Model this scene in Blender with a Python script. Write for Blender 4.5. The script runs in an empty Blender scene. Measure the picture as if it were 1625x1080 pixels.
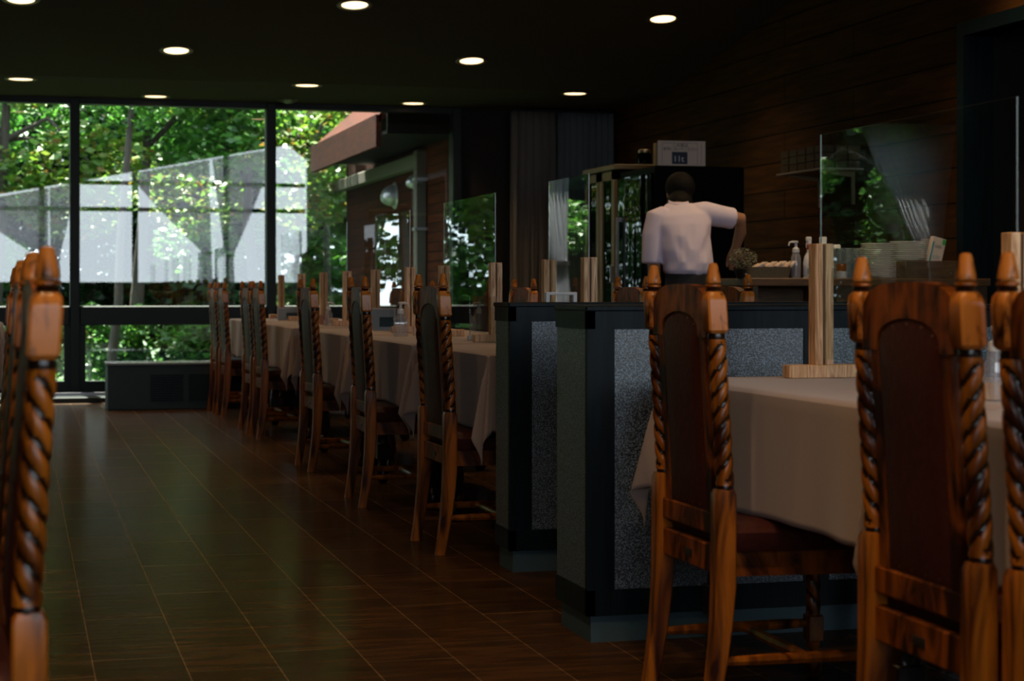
import bpy, math, random
from math import sin, cos, pi, radians as R
from mathutils import Vector, Matrix
sc = bpy.context.scene
C = sc.collection
rnd = random.Random(7)

# ------------------------------------------------------------------ camera
F_PX = 2900.0
cam_d = bpy.data.cameras.new('camera')
cam_d.sensor_fit = 'HORIZONTAL'; cam_d.sensor_width = 36.0
cam_d.lens = F_PX / 1625 * 36.0
cam_d.shift_y = -(540 - 460) / 1625.0
cam_d.clip_start = 0.05; cam_d.clip_end = 500
cam_d.dof.use_dof = True; cam_d.dof.focus_distance = 6.2; cam_d.dof.aperture_fstop = 5.6
cam = bpy.data.objects.new('camera', cam_d); C.objects.link(cam)
cam.location = (0, 0, 0.95)
YAW = math.atan(779.5 / F_PX)
cam.rotation_euler = (R(90), 0, -YAW)
sc.camera = cam
# ------------------------------------------------------------------ world, sun, exposure
w = bpy.data.worlds.new('world'); sc.world = w; w.use_nodes = True
bg = w.node_tree.nodes['Background']
bg.inputs['Color'].default_value = (0.80, 0.92, 1.0, 1); bg.inputs['Strength'].default_value = 1.0
w.cycles.sampling_method = 'AUTOMATIC'
sun_d = bpy.data.lights.new('sun', 'SUN'); sun_d.energy = 12.0; sun_d.angle = R(0.6); sun_d.color = (1, .93, .78)
sun = bpy.data.objects.new('sun', sun_d); C.objects.link(sun)
sun.rotation_euler = Vector((0.07, -0.38, -1.0)).to_track_quat('-Z', 'Y').to_euler()
sc.view_settings.view_transform = 'Standard'; sc.view_settings.look = 'None'
sc.view_settings.gamma = 1.0; sc.view_settings.use_curve_mapping = False
sc.view_settings.exposure = 2.5
sc.cycles.max_bounces = 8; sc.cycles.diffuse_bounces = 4; sc.cycles.glossy_bounces = 4
sc.cycles.transparent_max_bounces = 24; sc.cycles.sample_clamp_indirect = 3.0
sc.cycles.caustics_reflective = False; sc.cycles.caustics_refractive = False

def portal(name, loc, rot, sx, sy):
    d = bpy.data.lights.new(name, 'AREA'); d.shape = 'RECTANGLE'; d.size = sx; d.size_y = sy
    d.cycles.is_portal = True
    o = bpy.data.objects.new(name, d); C.objects.link(o); o.location = loc; o.rotation_euler = rot
portal('far_window_portal', (-.4, 16.75, 1.35), (R(-90), 0, 0), 8.7, 2.5)
portal('rear_window_portal', (2.0, -2.7, 2.4), (R(90), 0, 0), 6.9, 2.8)

# ------------------------------------------------------------------ materials
def N(nt, t, **k):
    n = nt.nodes.new(t)
    for a, b in k.items():
        if hasattr(n, a): setattr(n, a, b)
        else: n.inputs[a.replace('_', ' ')].default_value = b
    return n
def new(name):
    m = bpy.data.materials.new(name); m.use_nodes = True
    nt = m.node_tree; return m, nt, nt.nodes['Principled BSDF'], nt.links
def plain(name, col, rough=.5, metal=0, var=0., scale=20, bump=0., **k):
    m, nt, b, L = new(name)
    b.inputs['Base Color'].default_value = (*col, 1); b.inputs['Roughness'].default_value = rough
    b.inputs['Metallic'].default_value = metal
    for a, v in k.items(): b.inputs[a.replace('_', ' ')].default_value = v
    tc = N(nt, 'ShaderNodeTexCoord'); no = N(nt, 'ShaderNodeTexNoise', Scale=scale, Detail=4.)
    L.new(tc.outputs['Object'], no.inputs['Vector'])
    if var:
        mx = N(nt, 'ShaderNodeMix', data_type='RGBA')
        mx.inputs[6].default_value = (*[c * (1 - var) for c in col], 1)
        mx.inputs[7].default_value = (*[min(1, c * (1 + var)) for c in col], 1)
        L.new(no.outputs[0], mx.inputs[0]); L.new(mx.outputs[2], b.inputs['Base Color'])
    if bump:
        bp = N(nt, 'ShaderNodeBump', Strength=bump, Distance=.01)
        L.new(no.outputs[0], bp.inputs['Height']); L.new(bp.outputs[0], b.inputs['Normal'])
    return m
def wood(name, c1, c2, rough=.35, scale=(14, 14, 1.2), coat=0., detail=6, dist=1.2, lo=.35, hi=.65, bump=.1):
    m, nt, b, L = new(name)
    tc = N(nt, 'ShaderNodeTexCoord'); mp = N(nt, 'ShaderNodeMapping'); mp.inputs['Scale'].default_value = scale
    L.new(tc.outputs['Object'], mp.inputs[0])
    no = N(nt, 'ShaderNodeTexNoise', Scale=2.0, Detail=float(detail), Distortion=dist)
    L.new(mp.outputs[0], no.inputs['Vector'])
    cr = N(nt, 'ShaderNodeValToRGB'); e = cr.color_ramp.elements
    e[0].position = lo; e[0].color = (*c1, 1); e[1].position = hi; e[1].color = (*c2, 1)
    L.new(no.outputs[0], cr.inputs[0]); L.new(cr.outputs[0], b.inputs['Base Color'])
    b.inputs['Roughness'].default_value = rough; b.inputs['Coat Weight'].default_value = coat
    b.inputs['Coat Roughness'].default_value = .15
    bp = N(nt, 'ShaderNodeBump', Strength=bump, Distance=.004)
    L.new(no.outputs[0], bp.inputs['Height']); L.new(bp.outputs[0], b.inputs['Normal'])
    return m
def glass(name, tint=(1, 1, 1), ior=1.5, rough=0., gain=1.7, wavy=0., haze=0.):
    m = bpy.data.materials.new(name); m.use_nodes = True; nt = m.node_tree; nt.nodes.clear(); L = nt.links
    out = N(nt, 'ShaderNodeOutputMaterial'); tr = N(nt, 'ShaderNodeBsdfTransparent'); tr.inputs[0].default_value = (*tint, 1)
    gl = N(nt, 'ShaderNodeBsdfGlossy', Roughness=rough); mx = N(nt, 'ShaderNodeMixShader')
    fr = N(nt, 'ShaderNodeFresnel', IOR=ior); ge = N(nt, 'ShaderNodeNewGeometry')
    inv = N(nt, 'ShaderNodeMath', operation='SUBTRACT'); inv.inputs[0].default_value = 1
    L.new(ge.outputs['Backfacing'], inv.inputs[1])
    m1 = N(nt, 'ShaderNodeMath', operation='MULTIPLY'); L.new(fr.outputs[0], m1.inputs[0]); m1.inputs[1].default_value = gain
    m2 = N(nt, 'ShaderNodeMath', operation='MULTIPLY', use_clamp=True); L.new(m1.outputs[0], m2.inputs[0]); L.new(inv.outputs[0], m2.inputs[1])
    L.new(m2.outputs[0], mx.inputs[0]); L.new(tr.outputs[0], mx.inputs[1]); L.new(gl.outputs[0], mx.inputs[2])
    if wavy:
        tc = N(nt, 'ShaderNodeTexCoord'); mp = N(nt, 'ShaderNodeMapping'); mp.inputs['Scale'].default_value = (3, 3, 1)
        no = N(nt, 'ShaderNodeTexNoise', Scale=1.3, Detail=1.)
        bp = N(nt, 'ShaderNodeBump', Strength=1., Distance=wavy)
        L.new(tc.outputs['Object'], mp.inputs[0]); L.new(mp.outputs[0], no.inputs['Vector'])
        L.new(no.outputs[0], bp.inputs['Height']); L.new(bp.outputs[0], gl.inputs['Normal'])
    if haze:
        df = N(nt, 'ShaderNodeBsdfDiffuse'); df.inputs[0].default_value = (.8, .8, .85, 1)
        m3 = N(nt, 'ShaderNodeMixShader'); m3.inputs[0].default_value = haze
        L.new(mx.outputs[0], m3.inputs[1]); L.new(df.outputs[0], m3.inputs[2]); L.new(m3.outputs[0], out.inputs[0])
    else: L.new(mx.outputs[0], out.inputs[0])
    return m
def emit(name, col, s):
    m, nt, b, L = new(name)
    b.inputs['Base Color'].default_value = (0, 0, 0, 1)
    b.inputs['Emission Color'].default_value = (*col, 1); b.inputs['Emission Strength'].default_value = s
    return m

M = {}
M['chair'] = wood('varnished_oak', (.035, .006, .0006), (.44, .125, .008), .30, (9, 9, 1.6), .0, lo=.36, hi=.64)
M['chair'].node_tree.nodes['Principled BSDF'].inputs['Specular IOR Level'].default_value = .4
M['chair_flat'] = wood('varnished_oak_rails', (.018, .003, .0005), (.31, .075, .005), .42, (7, 7, 3.0), .0, lo=.38, hi=.62)
M['chair_flat'].node_tree.nodes['Principled BSDF'].inputs['Specular IOR Level'].default_value = .16
M['chair_light'] = wood('lighter_oak', (.035, .007, .001), (.52, .165, .026), .26, (15, 15, 7), .0, lo=.34, hi=.50)  # lighter, smudged oak tone for the post blocks and finials
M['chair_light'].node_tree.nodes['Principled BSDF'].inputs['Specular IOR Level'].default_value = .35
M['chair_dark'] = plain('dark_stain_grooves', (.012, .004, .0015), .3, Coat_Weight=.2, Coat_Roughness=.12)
M['leather'] = plain('oxblood_leather', (.058, .014, .010), .5, var=.3, scale=60, bump=.15, Specular_IOR_Level=.14)
M['nail'] = plain('aged_nail_metal', (.30, .22, .14), .35, 1.)
M['black'] = plain('black_metal_plate', (.015, .013, .012), .35)
M['cloth'] = plain('mauve_linen', (.38, .285, .255), .85, var=.06, scale=300, bump=.12, Sheen_Weight=.25)
M['ash'] = wood('pale_ash_wood', (.46, .23, .10), (.93, .60, .34), .5, (26, 26, 2.0), 0, 2, 3.0, .35, .65, .03)
M['pframe'] = wood('navy_stained_frame', (.0012, .004, .007), (.003, .011, .019), .45, (20, 20, 1.5), 0)
M['pframe'].node_tree.nodes['Principled BSDF'].inputs['Specular IOR Level'].default_value = .18
M['kick'] = plain('slate_kick_board', (.055, .105, .13), .5)
M['ceil'] = plain('charcoal_ceiling', (.066, .052, .044), .9, Specular_IOR_Level=.1, var=.05, scale=6)
M['plaster'] = plain('dark_plaster', (.018, .016, .015), .85)
M['wframe'] = plain('black_green_window_frame', (.004, .009, .010), .45, Specular_IOR_Level=.3)
M['box'] = plain('teal_grey_panel', (.020, .045, .052), .5)
M['white'] = plain('white_plastic', (.72, .72, .74), .35)
M['paper'] = plain('white_paper', (.72, .58, .50), .7)
M['ink'] = plain('black_ink', (.02, .02, .025), .6)
M['china'] = plain('white_china', (.85, .84, .88), .25)
M['cream'] = plain('cream_painted_wood', (.24, .18, .10), .5)
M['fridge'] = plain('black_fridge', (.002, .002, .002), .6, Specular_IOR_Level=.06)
M['cwood'] = wood('brown_counter_wood', (.07, .034, .012), (.14, .07, .026), .5, (2, 12, 12))
M['wicker'] = plain('tan_wicker', (.24, .17, .09), .7, var=.5, scale=160, bump=.6)
M['acrylic'] = glass('clear_acrylic', (.93, .97, .95), 1.49, 0, 1.35, .0004)
M['edge'] = plain('acrylic_edge', (.12, .17, .16), .25, Transmission_Weight=.4)
M['pane'] = glass('window_glass', (.90, .95, .94), 1.52, 0, 3.4)
M['darkglass'] = glass('dark_cabinet_glass', (.10, .13, .12), 1.5, 0, .45, .002)
M['clear'] = glass('clear_bottle', (.85, .87, .92), 1.5, .02, 2.2, haze=.22)
M['tumbler'] = glass('drinking_glass', (.8, .86, .84), 1.5, .02, 2.5, haze=.10)
M['amber'] = plain('amber_glass', (.65, .22, .03), .15, Transmission_Weight=.5)
M['skin'] = plain('skin', (.35, .18, .11), .5)
M['shirt'] = plain('pale_lilac_shirt', (.70, .63, .80), .8, var=.05, scale=8)
M['trousers'] = plain('black_trousers', (.010, .010, .012), .7)
M['hair'] = plain('black_hair', (.0025, .002, .002), .75, Specular_IOR_Level=.2)
M['drape'] = plain('grey_teal_drape', (.13, .165, .19), .8)
M['lamp'] = emit('warm_lamp_lens', (1., .68, .36), .55)
M['rim'] = plain('lamp_trim_ring', (.10, .085, .06), .45)
M['red'] = plain('red_plastic', (.35, .03, .02), .4)
M['green'] = plain('green_print', (.05, .42, .10), .6)
M['blue'] = plain('teal_blue_print', (.05, .28, .34), .6)
M['card'] = plain('pale_blue_card', (.30, .38, .46), .6)
M['dcard'] = plain('dark_teal_card', (.02, .06, .08), .6)
M['duct'] = plain('grey_galvanised_duct', (.10, .082, .066), .8, 0.)
M['bark'] = plain('grey_brown_bark', (.045, .034, .028), .9, var=.4, scale=14, bump=.5)
M['hood'] = plain('grey_steel_hood', (.40, .38, .42), .35, .7)
M['roofm'] = wood('rust_brown_roof_boards', (.020, .003, .0006), (.048, .008, .0015), .9, (2, 2, 10))
M['slotline'] = plain('dark_slot', (.08, .04, .02), .7)

def mk_panel():
    m, nt, b, L = new('speckled_grey_laminate')
    tc = N(nt, 'ShaderNodeTexCoord')
    vo = N(nt, 'ShaderNodeTexNoise', Scale=240., Detail=2.); L.new(tc.outputs['Object'], vo.inputs['Vector'])
    cr = N(nt, 'ShaderNodeValToRGB'); e = cr.color_ramp.elements
    e[0].position = .44; e[0].color = (.010, .018, .024, 1); e[1].position = .66; e[1].color = (.21, .29, .42, 1)
    L.new(vo.outputs[0], cr.inputs[0]); L.new(cr.outputs[0], b.inputs['Base Color'])
    b.inputs['Roughness'].default_value = .36; b.inputs['Specular IOR Level'].default_value = 1.0
    bp = N(nt, 'ShaderNodeBump', Strength=.35, Distance=.003)
    L.new(vo.outputs[0], bp.inputs['Height']); L.new(bp.outputs[0], b.inputs['Normal'])
    return m
M['panel'] = mk_panel()
def mk_floor():
    m, nt, b, L = new('brown_plank_tiles')
    ge = N(nt, 'ShaderNodeNewGeometry'); sp = N(nt, 'ShaderNodeSeparateXYZ'); cb = N(nt, 'ShaderNodeCombineXYZ')
    L.new(ge.outputs['Position'], sp.inputs[0])
    ax = N(nt, 'ShaderNodeMath', operation='ADD'); L.new(sp.outputs[0], ax.inputs[0]); ax.inputs[1].default_value = FLOOR_OFF
    L.new(sp.outputs[1], cb.inputs[0]); L.new(ax.outputs[0], cb.inputs[1])
    br = N(nt, 'ShaderNodeTexBrick', offset=.33, offset_frequency=2, squash=1.)
    br.inputs['Scale'].default_value = 1.; br.inputs['Brick Width'].default_value = .60; br.inputs['Row Height'].default_value = .2263
    br.inputs['Mortar Size'].default_value = .0017; br.inputs['Mortar Smooth'].default_value = .1
    br.inputs['Color1'].default_value = (.090, .042, .016, 1); br.inputs['Color2'].default_value = (.058, .028, .011, 1)
    br.inputs['Mortar'].default_value = (.24, .15, .08, 1)
    L.new(cb.outputs[0], br.inputs['Vector'])
    mp = N(nt, 'ShaderNodeMapping'); mp.inputs['Scale'].default_value = (2.2, 11, 1); L.new(ge.outputs['Position'], mp.inputs[0])
    no = N(nt, 'ShaderNodeTexNoise', Scale=2., Detail=6.); L.new(mp.outputs[0], no.inputs['Vector'])
    cr = N(nt, 'ShaderNodeValToRGB'); e = cr.color_ramp.elements
    e[0].position = .3; e[0].color = (.45, .45, .45, 1); e[1].position = .7; e[1].color = (1.25, 1.15, 1.05, 1)
    L.new(no.outputs[0], cr.inputs[0])
    mx = N(nt, 'ShaderNodeMix', data_type='RGBA', blend_type='MULTIPLY'); mx.inputs[0].default_value = 1
    L.new(br.outputs['Color'], mx.inputs[6]); L.new(cr.outputs[0], mx.inputs[7]); L.new(mx.outputs[2], b.inputs['Base Color'])
    b.inputs['Roughness'].default_value = .8; b.inputs['Specular IOR Level'].default_value = .0
    bp = N(nt, 'ShaderNodeBump', Strength=.3, Distance=.004); L.new(no.outputs[0], bp.inputs['Height'])
    bp2 = N(nt, 'ShaderNodeBump', Strength=.4, Distance=.002); L.new(br.outputs['Fac'], bp2.inputs['Height']); bp2.invert = True
    L.new(bp.outputs[0], bp2.inputs['Normal']); L.new(bp2.outputs[0], b.inputs['Normal'])
    gl = N(nt, 'ShaderNodeBsdfGlossy', Roughness=.20); fr = N(nt, 'ShaderNodeFresnel', IOR=1.28); L.new(bp2.outputs[0], gl.inputs['Normal'])
    k = N(nt, 'ShaderNodeMath', operation='MULTIPLY'); L.new(fr.outputs[0], k.inputs[0]); k.inputs[1].default_value = .42
    ms = N(nt, 'ShaderNodeMixShader'); L.new(k.outputs[0], ms.inputs[0]); L.new(b.outputs[0], ms.inputs[1]); L.new(gl.outputs[0], ms.inputs[2])
    L.new(ms.outputs[0], nt.nodes['Material Output'].inputs[0])
    return m
FLOOR_OFF = .05
M['floor'] = mk_floor()
def mk_boards(name, axis, pitch, c1, c2, line, rough=.5):
    """horizontal boards: thin dark joints at a fixed pitch in height"""
    m, nt, b, L = new(name)
    ge = N(nt, 'ShaderNodeNewGeometry'); sp = N(nt, 'ShaderNodeSeparateXYZ'); L.new(ge.outputs['Position'], sp.inputs[0])
    cb = N(nt, 'ShaderNodeCombineXYZ'); L.new(sp.outputs[axis], cb.inputs[0]); L.new(sp.outputs[2], cb.inputs[1])
    br = N(nt, 'ShaderNodeTexBrick', offset=.37); br.inputs['Scale'].default_value = 1.
    br.inputs['Brick Width'].default_value = 3.1; br.inputs['Row Height'].default_value = pitch
    br.inputs['Mortar Size'].default_value = line; br.inputs['Mortar Smooth'].default_value = .3
    br.inputs['Color1'].default_value = (*c1, 1); br.inputs['Color2'].default_value = (*c2, 1)
    br.inputs['Mortar'].default_value = (*[x * .1 for x in c1], 1)
    L.new(cb.outputs[0], br.inputs['Vector'])
    mp = N(nt, 'ShaderNodeMapping'); mp.inputs['Scale'].default_value = (1, 1, 14); L.new(ge.outputs['Position'], mp.inputs[0])
    no = N(nt, 'ShaderNodeTexNoise', Scale=2., Detail=6.); L.new(mp.outputs[0], no.inputs['Vector'])
    cr = N(nt, 'ShaderNodeValToRGB'); e = cr.color_ramp.elements
    e[0].position = .3; e[0].color = (.5, .5, .5, 1); e[1].position = .7; e[1].color = (1.2, 1.2, 1.2, 1)
    mx = N(nt, 'ShaderNodeMix', data_type='RGBA', blend_type='MULTIPLY'); mx.inputs[0].default_value = 1
    L.new(no.outputs[0], cr.inputs[0]); L.new(br.outputs['Color'], mx.inputs[6]); L.new(cr.outputs[0], mx.inputs[7])
    L.new(mx.outputs[2], b.inputs['Base Color']); b.inputs['Roughness'].default_value = rough
    bp = N(nt, 'ShaderNodeBump', Strength=1., Distance=.01); bp.invert = True
    L.new(br.outputs['Fac'], bp.inputs['Height']); L.new(bp.outputs[0], b.inputs['Normal'])
    return m
M['planks'] = mk_boards('brown_plank_wall', 1, .21, (.095, .036, .007), (.070, .028, .006), .006, .8)
M['planks'].node_tree.nodes['Principled BSDF'].inputs['Specular IOR Level'].default_value = .12
M['siding'] = mk_boards('orange_brown_siding', 1, .095, (.050, .010, .0025), (.035, .007, .002), .006, .9)
M['siding'].node_tree.nodes['Principled BSDF'].inputs['Specular IOR Level'].default_value = .1
M['roofm'].node_tree.nodes['Principled BSDF'].inputs['Specular IOR Level'].default_value = .1
def mk_leaf(name, cols, trans=.45):
    m = bpy.data.materials.new(name); m.use_nodes = True; nt = m.node_tree; nt.nodes.clear(); L = nt.links
    out = N(nt, 'ShaderNodeOutputMaterial'); ge = N(nt, 'ShaderNodeNewGeometry')
    cr = N(nt, 'ShaderNodeValToRGB')
    while len(cr.color_ramp.elements) < len(cols): cr.color_ramp.elements.new(.5)
    for i, c in enumerate(cols):
        cr.color_ramp.elements[i].position = i / (len(cols) - 1); cr.color_ramp.elements[i].color = (*c, 1)
    L.new(ge.outputs['Random Per Island'], cr.inputs[0])
    d = N(nt, 'ShaderNodeBsdfPrincipled', Roughness=.45); t = N(nt, 'ShaderNodeBsdfTranslucent')
    L.new(cr.outputs[0], d.inputs['Base Color']); L.new(cr.outputs[0], t.inputs[0])
    mx = N(nt, 'ShaderNodeMixShader'); mx.inputs[0].default_value = trans
    L.new(d.outputs[0], mx.inputs[1]); L.new(t.outputs[0], mx.inputs[2]); L.new(mx.outputs[0], out.inputs[0])
    return m
M['leaf'] = mk_leaf('green_leaves', [(.015, .06, .012), (.05, .16, .02), (.09, .24, .03), (.03, .10, .02)])
M['leaf_y'] = mk_leaf('yellow_green_leaves', [(.04, .12, .015), (.13, .21, .02), (.07, .17, .02), (.17, .09, .02)])
M['leaf_d'] = mk_leaf('deep_green_leaves', [(.006, .028, .008), (.012, .05, .015), (.03, .09, .02)])
M['flower'] = mk_leaf('pale_dried_flowers', [(.20, .20, .14), (.30, .30, .22), (.06, .08, .04)], .2)
M['grass'] = plain('garden_grass', (.02, .045, .012), .9, var=.6, scale=3, bump=.5)
def mk_sheer():
    m = bpy.data.materials.new('sheer_white_curtain'); m.use_nodes = True; nt = m.node_tree; nt.nodes.clear(); L = nt.links
    out = N(nt, 'ShaderNodeOutputMaterial'); tr = N(nt, 'ShaderNodeBsdfTransparent'); tl = N(nt, 'ShaderNodeBsdfTranslucent')
    df = N(nt, 'ShaderNodeBsdfDiffuse')
    tl.inputs[0].default_value = (.62, .62, .68, 1); df.inputs[0].default_value = (.7, .7, .75, 1)
    a = N(nt, 'ShaderNodeMixShader'); a.inputs[0].default_value = .5; L.new(tl.outputs[0], a.inputs[1]); L.new(df.outputs[0], a.inputs[2])
    b = N(nt, 'ShaderNodeMixShader'); b.inputs[0].default_value = .86; L.new(tr.outputs[0], b.inputs[1]); L.new(a.outputs[0], b.inputs[2])
    L.new(b.outputs[0], out.inputs[0]); return m
M['sheer'] = mk_sheer()

# ------------------------------------------------------------------ mesh helpers
class MB:
    def __init__(s): s.v = []; s.f = []; s.m = []; s.mi = 0
    def add(s, vs, fs, mi=None):
        o = len(s.v); s.v += [tuple(p) for p in vs]; s.f += [tuple(i + o for i in f) for f in fs]
        s.m += [s.mi if mi is None else mi] * len(fs); return s
    def box(s, x0, x1, y0, y1, z0, z1, mi=None, bev=0.):
        if bev:
            b = bev; xs = (x0, x1); ys = (y0, y1); zs = (z0, z1)
            vs = []; idx = {}
            for i in range(2):
                for j in range(2):
                    for k in range(2):
                        sx, sy, sz = (1, -1)[i], (1, -1)[j], (1, -1)[k]
                        for a in range(3):
                            p = [xs[i] + sx * b, ys[j] + sy * b, zs[k] + sz * b]
                            p[a] = (xs[i], ys[j], zs[k])[a]
                            idx[(i, j, k, a)] = len(vs); vs.append(p)
            fs = []
            g = lambda *q: idx[q]
            for i in range(2): fs.append((g(i, 0, 0, 0), g(i, 1, 0, 0), g(i, 1, 1, 0), g(i, 0, 1, 0))[::(-1, 1)[i]])
            for j in range(2): fs.append((g(0, j, 0, 1), g(1, j, 0, 1), g(1, j, 1, 1), g(0, j, 1, 1))[::(1, -1)[j]])
            for k in range(2): fs.append((g(0, 0, k, 2), g(1, 0, k, 2), g(1, 1, k, 2), g(0, 1, k, 2))[::(-1, 1)[k]])
            for i in range(2):
                for j in range(2): fs.append((g(i, j, 0, 0), g(i, j, 1, 0), g(i, j, 1, 1), g(i, j, 0, 1))[::(1, -1)[(i + j) % 2]])
                for k in range(2): fs.append((g(i, 0, k, 0), g(i, 1, k, 0), g(i, 1, k, 2), g(i, 0, k, 2))[::(-1, 1)[(i + k) % 2]])
            for j in range(2):
                for k in range(2): fs.append((g(0, j, k, 1), g(1, j, k, 1), g(1, j, k, 2), g(0, j, k, 2))[::(1, -1)[(j + k) % 2]])
            for i in range(2):
                for j in range(2):
                    for k in range(2): fs.append((g(i, j, k, 0), g(i, j, k, 1), g(i, j, k, 2))[::(1, -1)[(i + j + k) % 2]])
            return s.add(vs, fs, mi)
        vs = [(x, y, z) for x in (x0, x1) for y in (y0, y1) for z in (z0, z1)]
        return s.add(vs, [(0, 1, 3, 2), (4, 6, 7, 5), (0, 4, 5, 1), (2, 3, 7, 6), (0, 2, 6, 4), (1, 5, 7, 3)], mi)
    def prism(s, poly, axis, a0, a1, mi=None):
        """poly: 2-D outline, extruded along axis (0 x: poly is y,z; 1 y: poly is x,z; 2 z: poly is x,y)"""
        n = len(poly)
        def P(p, a): return {0: (a, p[0], p[1]), 1: (p[0], a, p[1]), 2: (p[0], p[1], a)}[axis]
        vs = [P(p, a0) for p in poly] + [P(p, a1) for p in poly]
        fs = [tuple(range(n)), tuple(range(2 * n - 1, n - 1, -1))] + [(i, i + n, (i + 1) % n + n, (i + 1) % n) for i in range(n)]
        return s.add(vs, fs, mi)
    def lathe(s, prof, c=(0, 0, 0), n=20, mi=None, sx=1, sy=1, mif=None):
        """prof: list of (r, z)"""
        vs = [(c[0] + r * sx * cos(2 * pi * k / n), c[1] + r * sy * sin(2 * pi * k / n), c[2] + z) for r, z in prof for k in range(n)]
        fs = []; o = len(s.v)
        for i in range(len(prof) - 1):
            for k in range(n):
                k2 = (k + 1) % n; fs.append((i * n + k, i * n + k2, (i + 1) * n + k2, (i + 1) * n + k))
        m = len(prof) - 1
        s.add(vs, fs, mi)
        if prof[0][0] > 1e-5: s.f.append(tuple(o + k for k in range(n))[::-1]); s.m.append(s.m[-1])
        if prof[-1][0] > 1e-5: s.f.append(tuple(o + m * n + k for k in range(n))); s.m.append(s.m[-1])
        return s
    def loft(s, rings, mi=None, cap=True):
        """rings: lists of 3-D points, all the same length"""
        n = len(rings[0]); o = len(s.v); vs = [p for r in rings for p in r]; fs = []
        for i in range(len(rings) - 1):
            for k in range(n):
                k2 = (k + 1) % n; fs.append((i * n + k, i * n + k2, (i + 1) * n + k2, (i + 1) * n + k))
        if cap: fs += [tuple(range(n))[::-1], tuple((len(rings) - 1) * n + k for k in range(n))]
        return s.add(vs, fs, mi)
    def tube(s, pts, rads, n=10, mi=None, flat=1.):
        pts = [Vector(p) for p in pts]; rings = []; up = Vector((0, 0, 1))
        if not isinstance(rads, (list, tuple)): rads = [rads] * len(pts)
        px = None
        for i, p in enumerate(pts):
            d = (pts[min(i + 1, len(pts) - 1)] - pts[max(i - 1, 0)]).normalized()
            if px is None: px = d.cross(up if abs(d.z) < .9 else Vector((1, 0, 0))).normalized()
            px = (px - d * px.dot(d)).normalized(); py = d.cross(px)
            rings.append([p + px * rads[i] * cos(2 * pi * k / n) + py * rads[i] * flat * sin(2 * pi * k / n) for k in range(n)])
        return s.loft(rings, mi)
    def build(s, name, mats, parent=None, smooth=False, loc=None, **props):
        me = bpy.data.meshes.new(name); me.from_pydata(s.v, [], s.f)
        if not isinstance(mats, (list, tuple)): mats = [mats]
        for m in mats: me.materials.append(M[m] if isinstance(m, str) else m)
        me.polygons.foreach_set('material_index', s.m)
        if smooth:
            me.polygons.foreach_set('use_smooth', [True] * len(s.f))
            me.set_sharp_from_angle(angle=R(38))
        me.update()
        o = bpy.data.objects.new(name, me); C.objects.link(o)
        if parent: o.parent = parent
        if loc: o.location = loc
        for k, v in props.items(): o[k] = v
        return o
def recalc(o):
    import bmesh
    b = bmesh.new(); b.from_mesh(o.data); bmesh.ops.recalc_face_normals(b, faces=b.faces); b.to_mesh(o.data); b.free(); return o
def thing(name, label, cat, loc=(0, 0, 0), rz=0, group=None):
    o = bpy.data.objects.new(name, None); C.objects.link(o); o.empty_display_size = .1
    o.location = loc; o.rotation_euler = (0, 0, rz); o['label'] = label; o['category'] = cat
    if group: o['group'] = group
    return o
def tag(o, label, cat, group=None, kind=None):
    o['label'] = label; o['category'] = cat
    if group: o['group'] = group
    if kind: o['kind'] = kind
    return o
def struct(o): o['kind'] = 'structure'; return o
def dup(root, loc=None, rz=None, label=None, group=None):
    def rec(o, par):
        c = o.copy(); C.objects.link(c); c.parent = par
        for ch in list(o.children): rec(ch, c)
        return c
    r = rec(root, None)
    if loc is not None: r.location = loc
    if rz is not None: r.rotation_euler = (0, 0, rz)
    if label: r['label'] = label
    if group: r['group'] = group
    return r
def text(body, size, mat, parent, loc, rot, name='lettering', ext=.0004):
    cu = bpy.data.curves.new(name, 'FONT'); cu.body = body; cu.size = size; cu.extrude = ext
    cu.align_x = 'CENTER'; cu.align_y = 'CENTER'; cu.materials.append(M[mat])
    tmp = bpy.data.objects.new(name, cu); C.objects.link(tmp)
    me = bpy.data.meshes.new_from_object(tmp.evaluated_get(bpy.context.evaluated_depsgraph_get())); bpy.data.objects.remove(tmp)
    o = bpy.data.objects.new(name, me); C.objects.link(o); o.parent = parent; o.location = loc; o.rotation_euler = rot
    return o

# ================================================================== ROOM SHELL
YW = 16.5; XR = 5.4; XL = -6.5; YB = -2.5
def B(x0, x1, y0, y1, z0, z1, bev=0): return MB().box(x0, x1, y0, y1, z0, z1, bev=bev)
struct(B(XL - .2, 8.2, YB - .2, YW, -.2, 0).build('floor', 'floor'))
# ceiling: flat soffit by the windows, rising towards the camera, then level
prof = [(YW + .1, 2.64), (14.9, 2.64), (4.0, 4.31), (YB - .1, 4.31), (YB - .1, 4.51), (3.95, 4.51), (14.9, 2.84), (YW + .1, 2.84)]
struct(recalc(MB().prism(prof, 0, XL - .2, XR + .2).build('ceiling', 'ceil')))
def ceil_z(y): return 2.64 if y > 14.9 else 4.31 if y < 4 else 2.64 + (14.9 - y) * (4.31 - 2.64) / 10.9
struct(recalc(MB().prism([(9.8, 0), (YW, 0), (YW, 2.66), (14.9, 2.66), (9.8, 3.46)], 0, XR, XR + .15).build('wall_right', 'planks')))
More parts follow.
